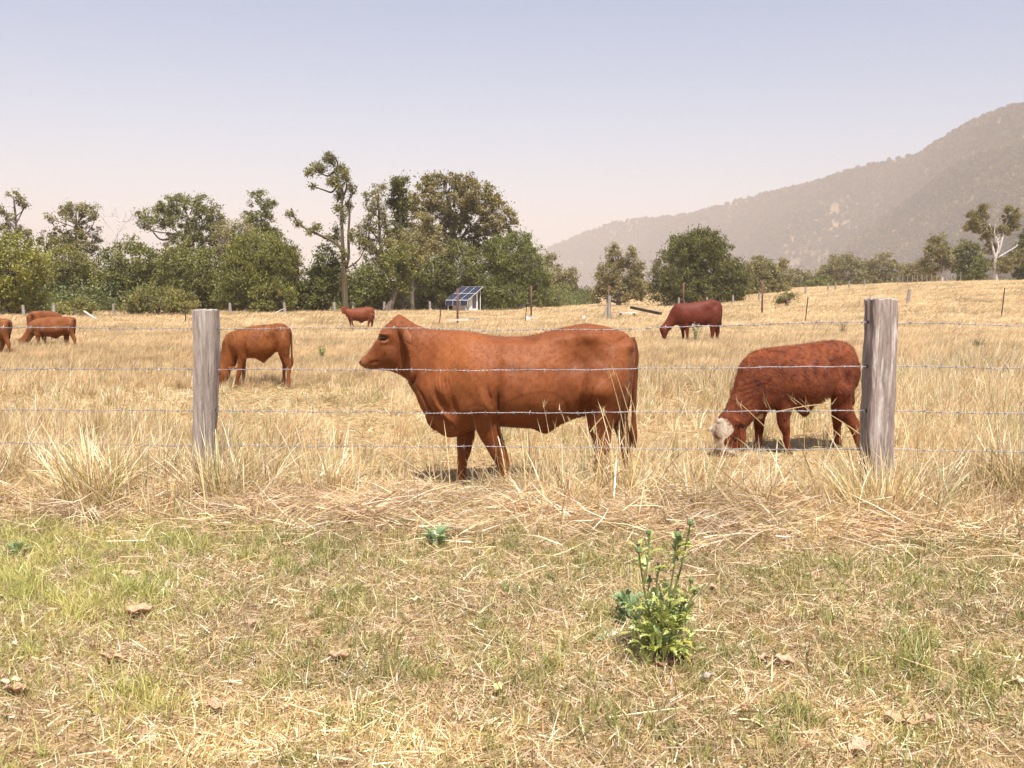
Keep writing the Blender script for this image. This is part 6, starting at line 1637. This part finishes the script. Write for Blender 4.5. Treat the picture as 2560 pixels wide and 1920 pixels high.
paddock_weed('brown dried seed weed above the streaked post left side', 2108, 795, 42, .75, .4, (.22, .15, .08), None, 200)

# ---- white fallen twig by the right post
stick_me = MB().tube(catmull(np.array([on_ground(2155, 1222) + [0, 0, .06], on_ground(2225, 1216) + [0, 0, .07], on_ground(2300, 1190) + [0, 0, .11]]), 5), np.linspace(.008, .004, 11), 6)
tag(stick_me.build('white_twig', M_PALEWOOD, None, None, True), 'whitish bare twig lying at the foot of the streaked post', 'twig')

# ---- fallen leaves
m, nt, b, out = mat_new('fallen_leaf')
a_ = N(nt, 'ShaderNodeAttribute', attribute_name='Col'); tc = N(nt, 'ShaderNodeTexCoord'); n1 = noise_tex(nt, 45, 4, .6, tc.outputs['Object'])
c = mixc(nt, 1.0, a_.outputs['Color'], ramp(nt, n1, [(.3, (.72, .66, .6)), (.7, (1.12, 1.1, 1.08))]), 'MULTIPLY')
nt.links.new(c, b.inputs['Base Color']); b.inputs['Roughness'].default_value = .6; bump(nt, b, n1, .3, .003)
M_DEADLEAF = m
def fallen(label, px, py, L, asp, col, curl, rz, tilt=.14):
    L *= 1.18; curl *= .5; col = tuple(x * .86 for x in col)
    b0 = on_ground(px, py); nx, ny = 12, 7; V, F = [], []
    for i in range(nx + 1):
        t = i / nx; w = L * asp * .5 * (math.sin(math.pi * (t * .94 + .03)) ** .75) * (1 - .25 * t)
        for j in range(ny + 1):
            s = j / ny * 2 - 1
            x = (t - .5) * L; y = s * w * (1 + .10 * math.sin(i * 1.9 + j))
            z = curl * (s * s * w * 1.2 + (t - .5) ** 2 * L * .9) + .006 * math.sin(i * 1.1 + j * .8) + .004 * abs(s)
            V.append((x, y, z))
    for i in range(nx):
        for j in range(ny):
            a = i * (ny + 1) + j; F.append((a, a + 1, a + ny + 2, a + ny + 1))
    V = np.array(V); V[:, 2] -= V[:, 2].min()
    me = np_mesh('fallen_leaf', V, quads=np.array(F), cols=np.repeat(np.array(col)[None], len(V), 0), smooth=True)
    o = mesh_obj('fallen_leaf', me, M_DEADLEAF, None, (b0[0], b0[1], b0[2] + .022)); o.rotation_euler = (rng.normal(0, tilt), rng.normal(0, tilt), rz)
    sd = o.modifiers.new('thick', 'SOLIDIFY'); sd.thickness = .0012
    tag(o, label, 'fallen leaf', 'dead leaves lying on the verge')
TANL, PKL, CRM, GRL = (.52, .33, .20), (.56, .37, .25), (.66, .58, .40), (.42, .36, .32)
for args in [('big curled tan leaf below the bright grass, left side', 350, 1545, .105, .8, TANL, .9, .3), ('flat tan leaf half hidden in grass above the big curled one', 325, 1448, .085, .6, PKL, .4, .1), ('small tan leaf tip beside the half-hidden tan leaf', 374, 1440, .055, .55, TANL, .6, 1.2),
             ('large folded pinkish leaf at the left picture edge', 40, 1745, .085, .75, PKL, .9, -.6), ('cream leaf touching the folded pinkish leaf, left edge', 30, 1722, .07, .65, CRM, .4, .4), ('curled brown leaf low left, below the plain post line', 536, 1788, .075, .6, PKL, 1.0, -.7),
             ('rounded tan leaf below the middle, left of centre', 848, 1660, .075, .8, TANL, .9, .2), ('slanted brown leaf left of the rounded tan leaf, near left', 285, 1660, .085, .45, TANL, .4, .35), ('small upright brown leaf above the slanted brown leaf', 246, 1632, .05, .5, TANL, .8, 1.3),
             ('pointed cream leaf in the middle of the verge', 1040, 1512, .06, .4, CRM, .5, .6), ('pale leaf under the bluish green weed', 1207, 1447, .05, .7, CRM, .5, -.4), ('tan leaf left of the thistle tops', 1425, 1352, .05, .8, PKL, .6, .5), ('flat tan leaf right of the thistle', 1782, 1482, .055, .85, PKL, .4, .8),
             ('grey curled leaf lower right of the thistle', 1768, 1712, .07, .5, GRL, .9, .7), ('wide tan leaf right of the thistle base, left of a pair', 1908, 1660, .06, .6, PKL, .4, .1), ('wide pinkish leaf right of the thistle base, right of a pair', 1962, 1668, .075, .7, PKL, .6, -.2),
             ('big torn tan leaf near the bottom right', 2252, 1822, .10, .7, TANL, .6, -.3), ('smaller tan leaf right of the big torn leaf', 2322, 1818, .06, .6, PKL, .7, .9), ('tan leaf at the bottom edge, right of centre', 2150, 1888, .075, .8, PKL, .5, .5),
             ('cream upright leaf near the bottom middle', 1245, 1738, .055, .6, (.60, .54, .26), .5, 1.4), ('pinkish pale leaf on the right verge', 2392, 1482, .05, .8, PKL, .5, .2), ('cream leaf cut by the right picture edge', 2548, 1722, .06, .7, CRM, .7, .3),
             ('narrow white leaf below the plain post, mid verge', 682, 1520, .05, .35, CRM, .4, .9), ('faint tan leaf below the narrow white leaf', 632, 1572, .06, .5, PKL, .3, .3), ('reddish leaf right of the thistle, low', 1856, 1790, .05, .4, (.42, .2, .12), .8, 1.4),
             ('small white leaf at the left, above the cream pair', 32, 1628, .04, .7, CRM, .3, .4), ('cream leaf under the fence, left of centre', 420, 1286, .06, .5, CRM, .5, .2), ('tan leaf on the fence-foot hay, left of centre', 660, 1245, .06, .6, TANL, .5, .6), ('pale tan leaf in straw below the big cow', 720, 1375, .06, .6, PKL, .5, .1), ('brown sharp leaf just behind the thistle base', 1668, 1680, .09, .35, (.36, .2, .11), .9, .4)]:
    fallen(*args)

# ================================================================== HAZE
hz = MB().box((0, 2760, 238), (13400, 7400, 484)).mesh('haze')
m = bpy.data.materials.new('dust_haze'); m.use_nodes = True
nt = m.node_tree; nt.nodes.remove(nt.nodes['Principled BSDF'])
pv = N(nt, 'ShaderNodeVolumePrincipled')
pv.inputs['Color'].default_value = (.95, .79, .70, 1)
pv.inputs['Density'].default_value = .00034
pv.inputs['Anisotropy'].default_value = -.25
nt.links.new(pv.outputs[0], nt.nodes['Material Output'].inputs['Volume'])
haze = mesh_obj('haze', hz, m)
tag(haze, 'thin pinkish dust haze hanging over the whole valley', 'haze', kind='stuff')
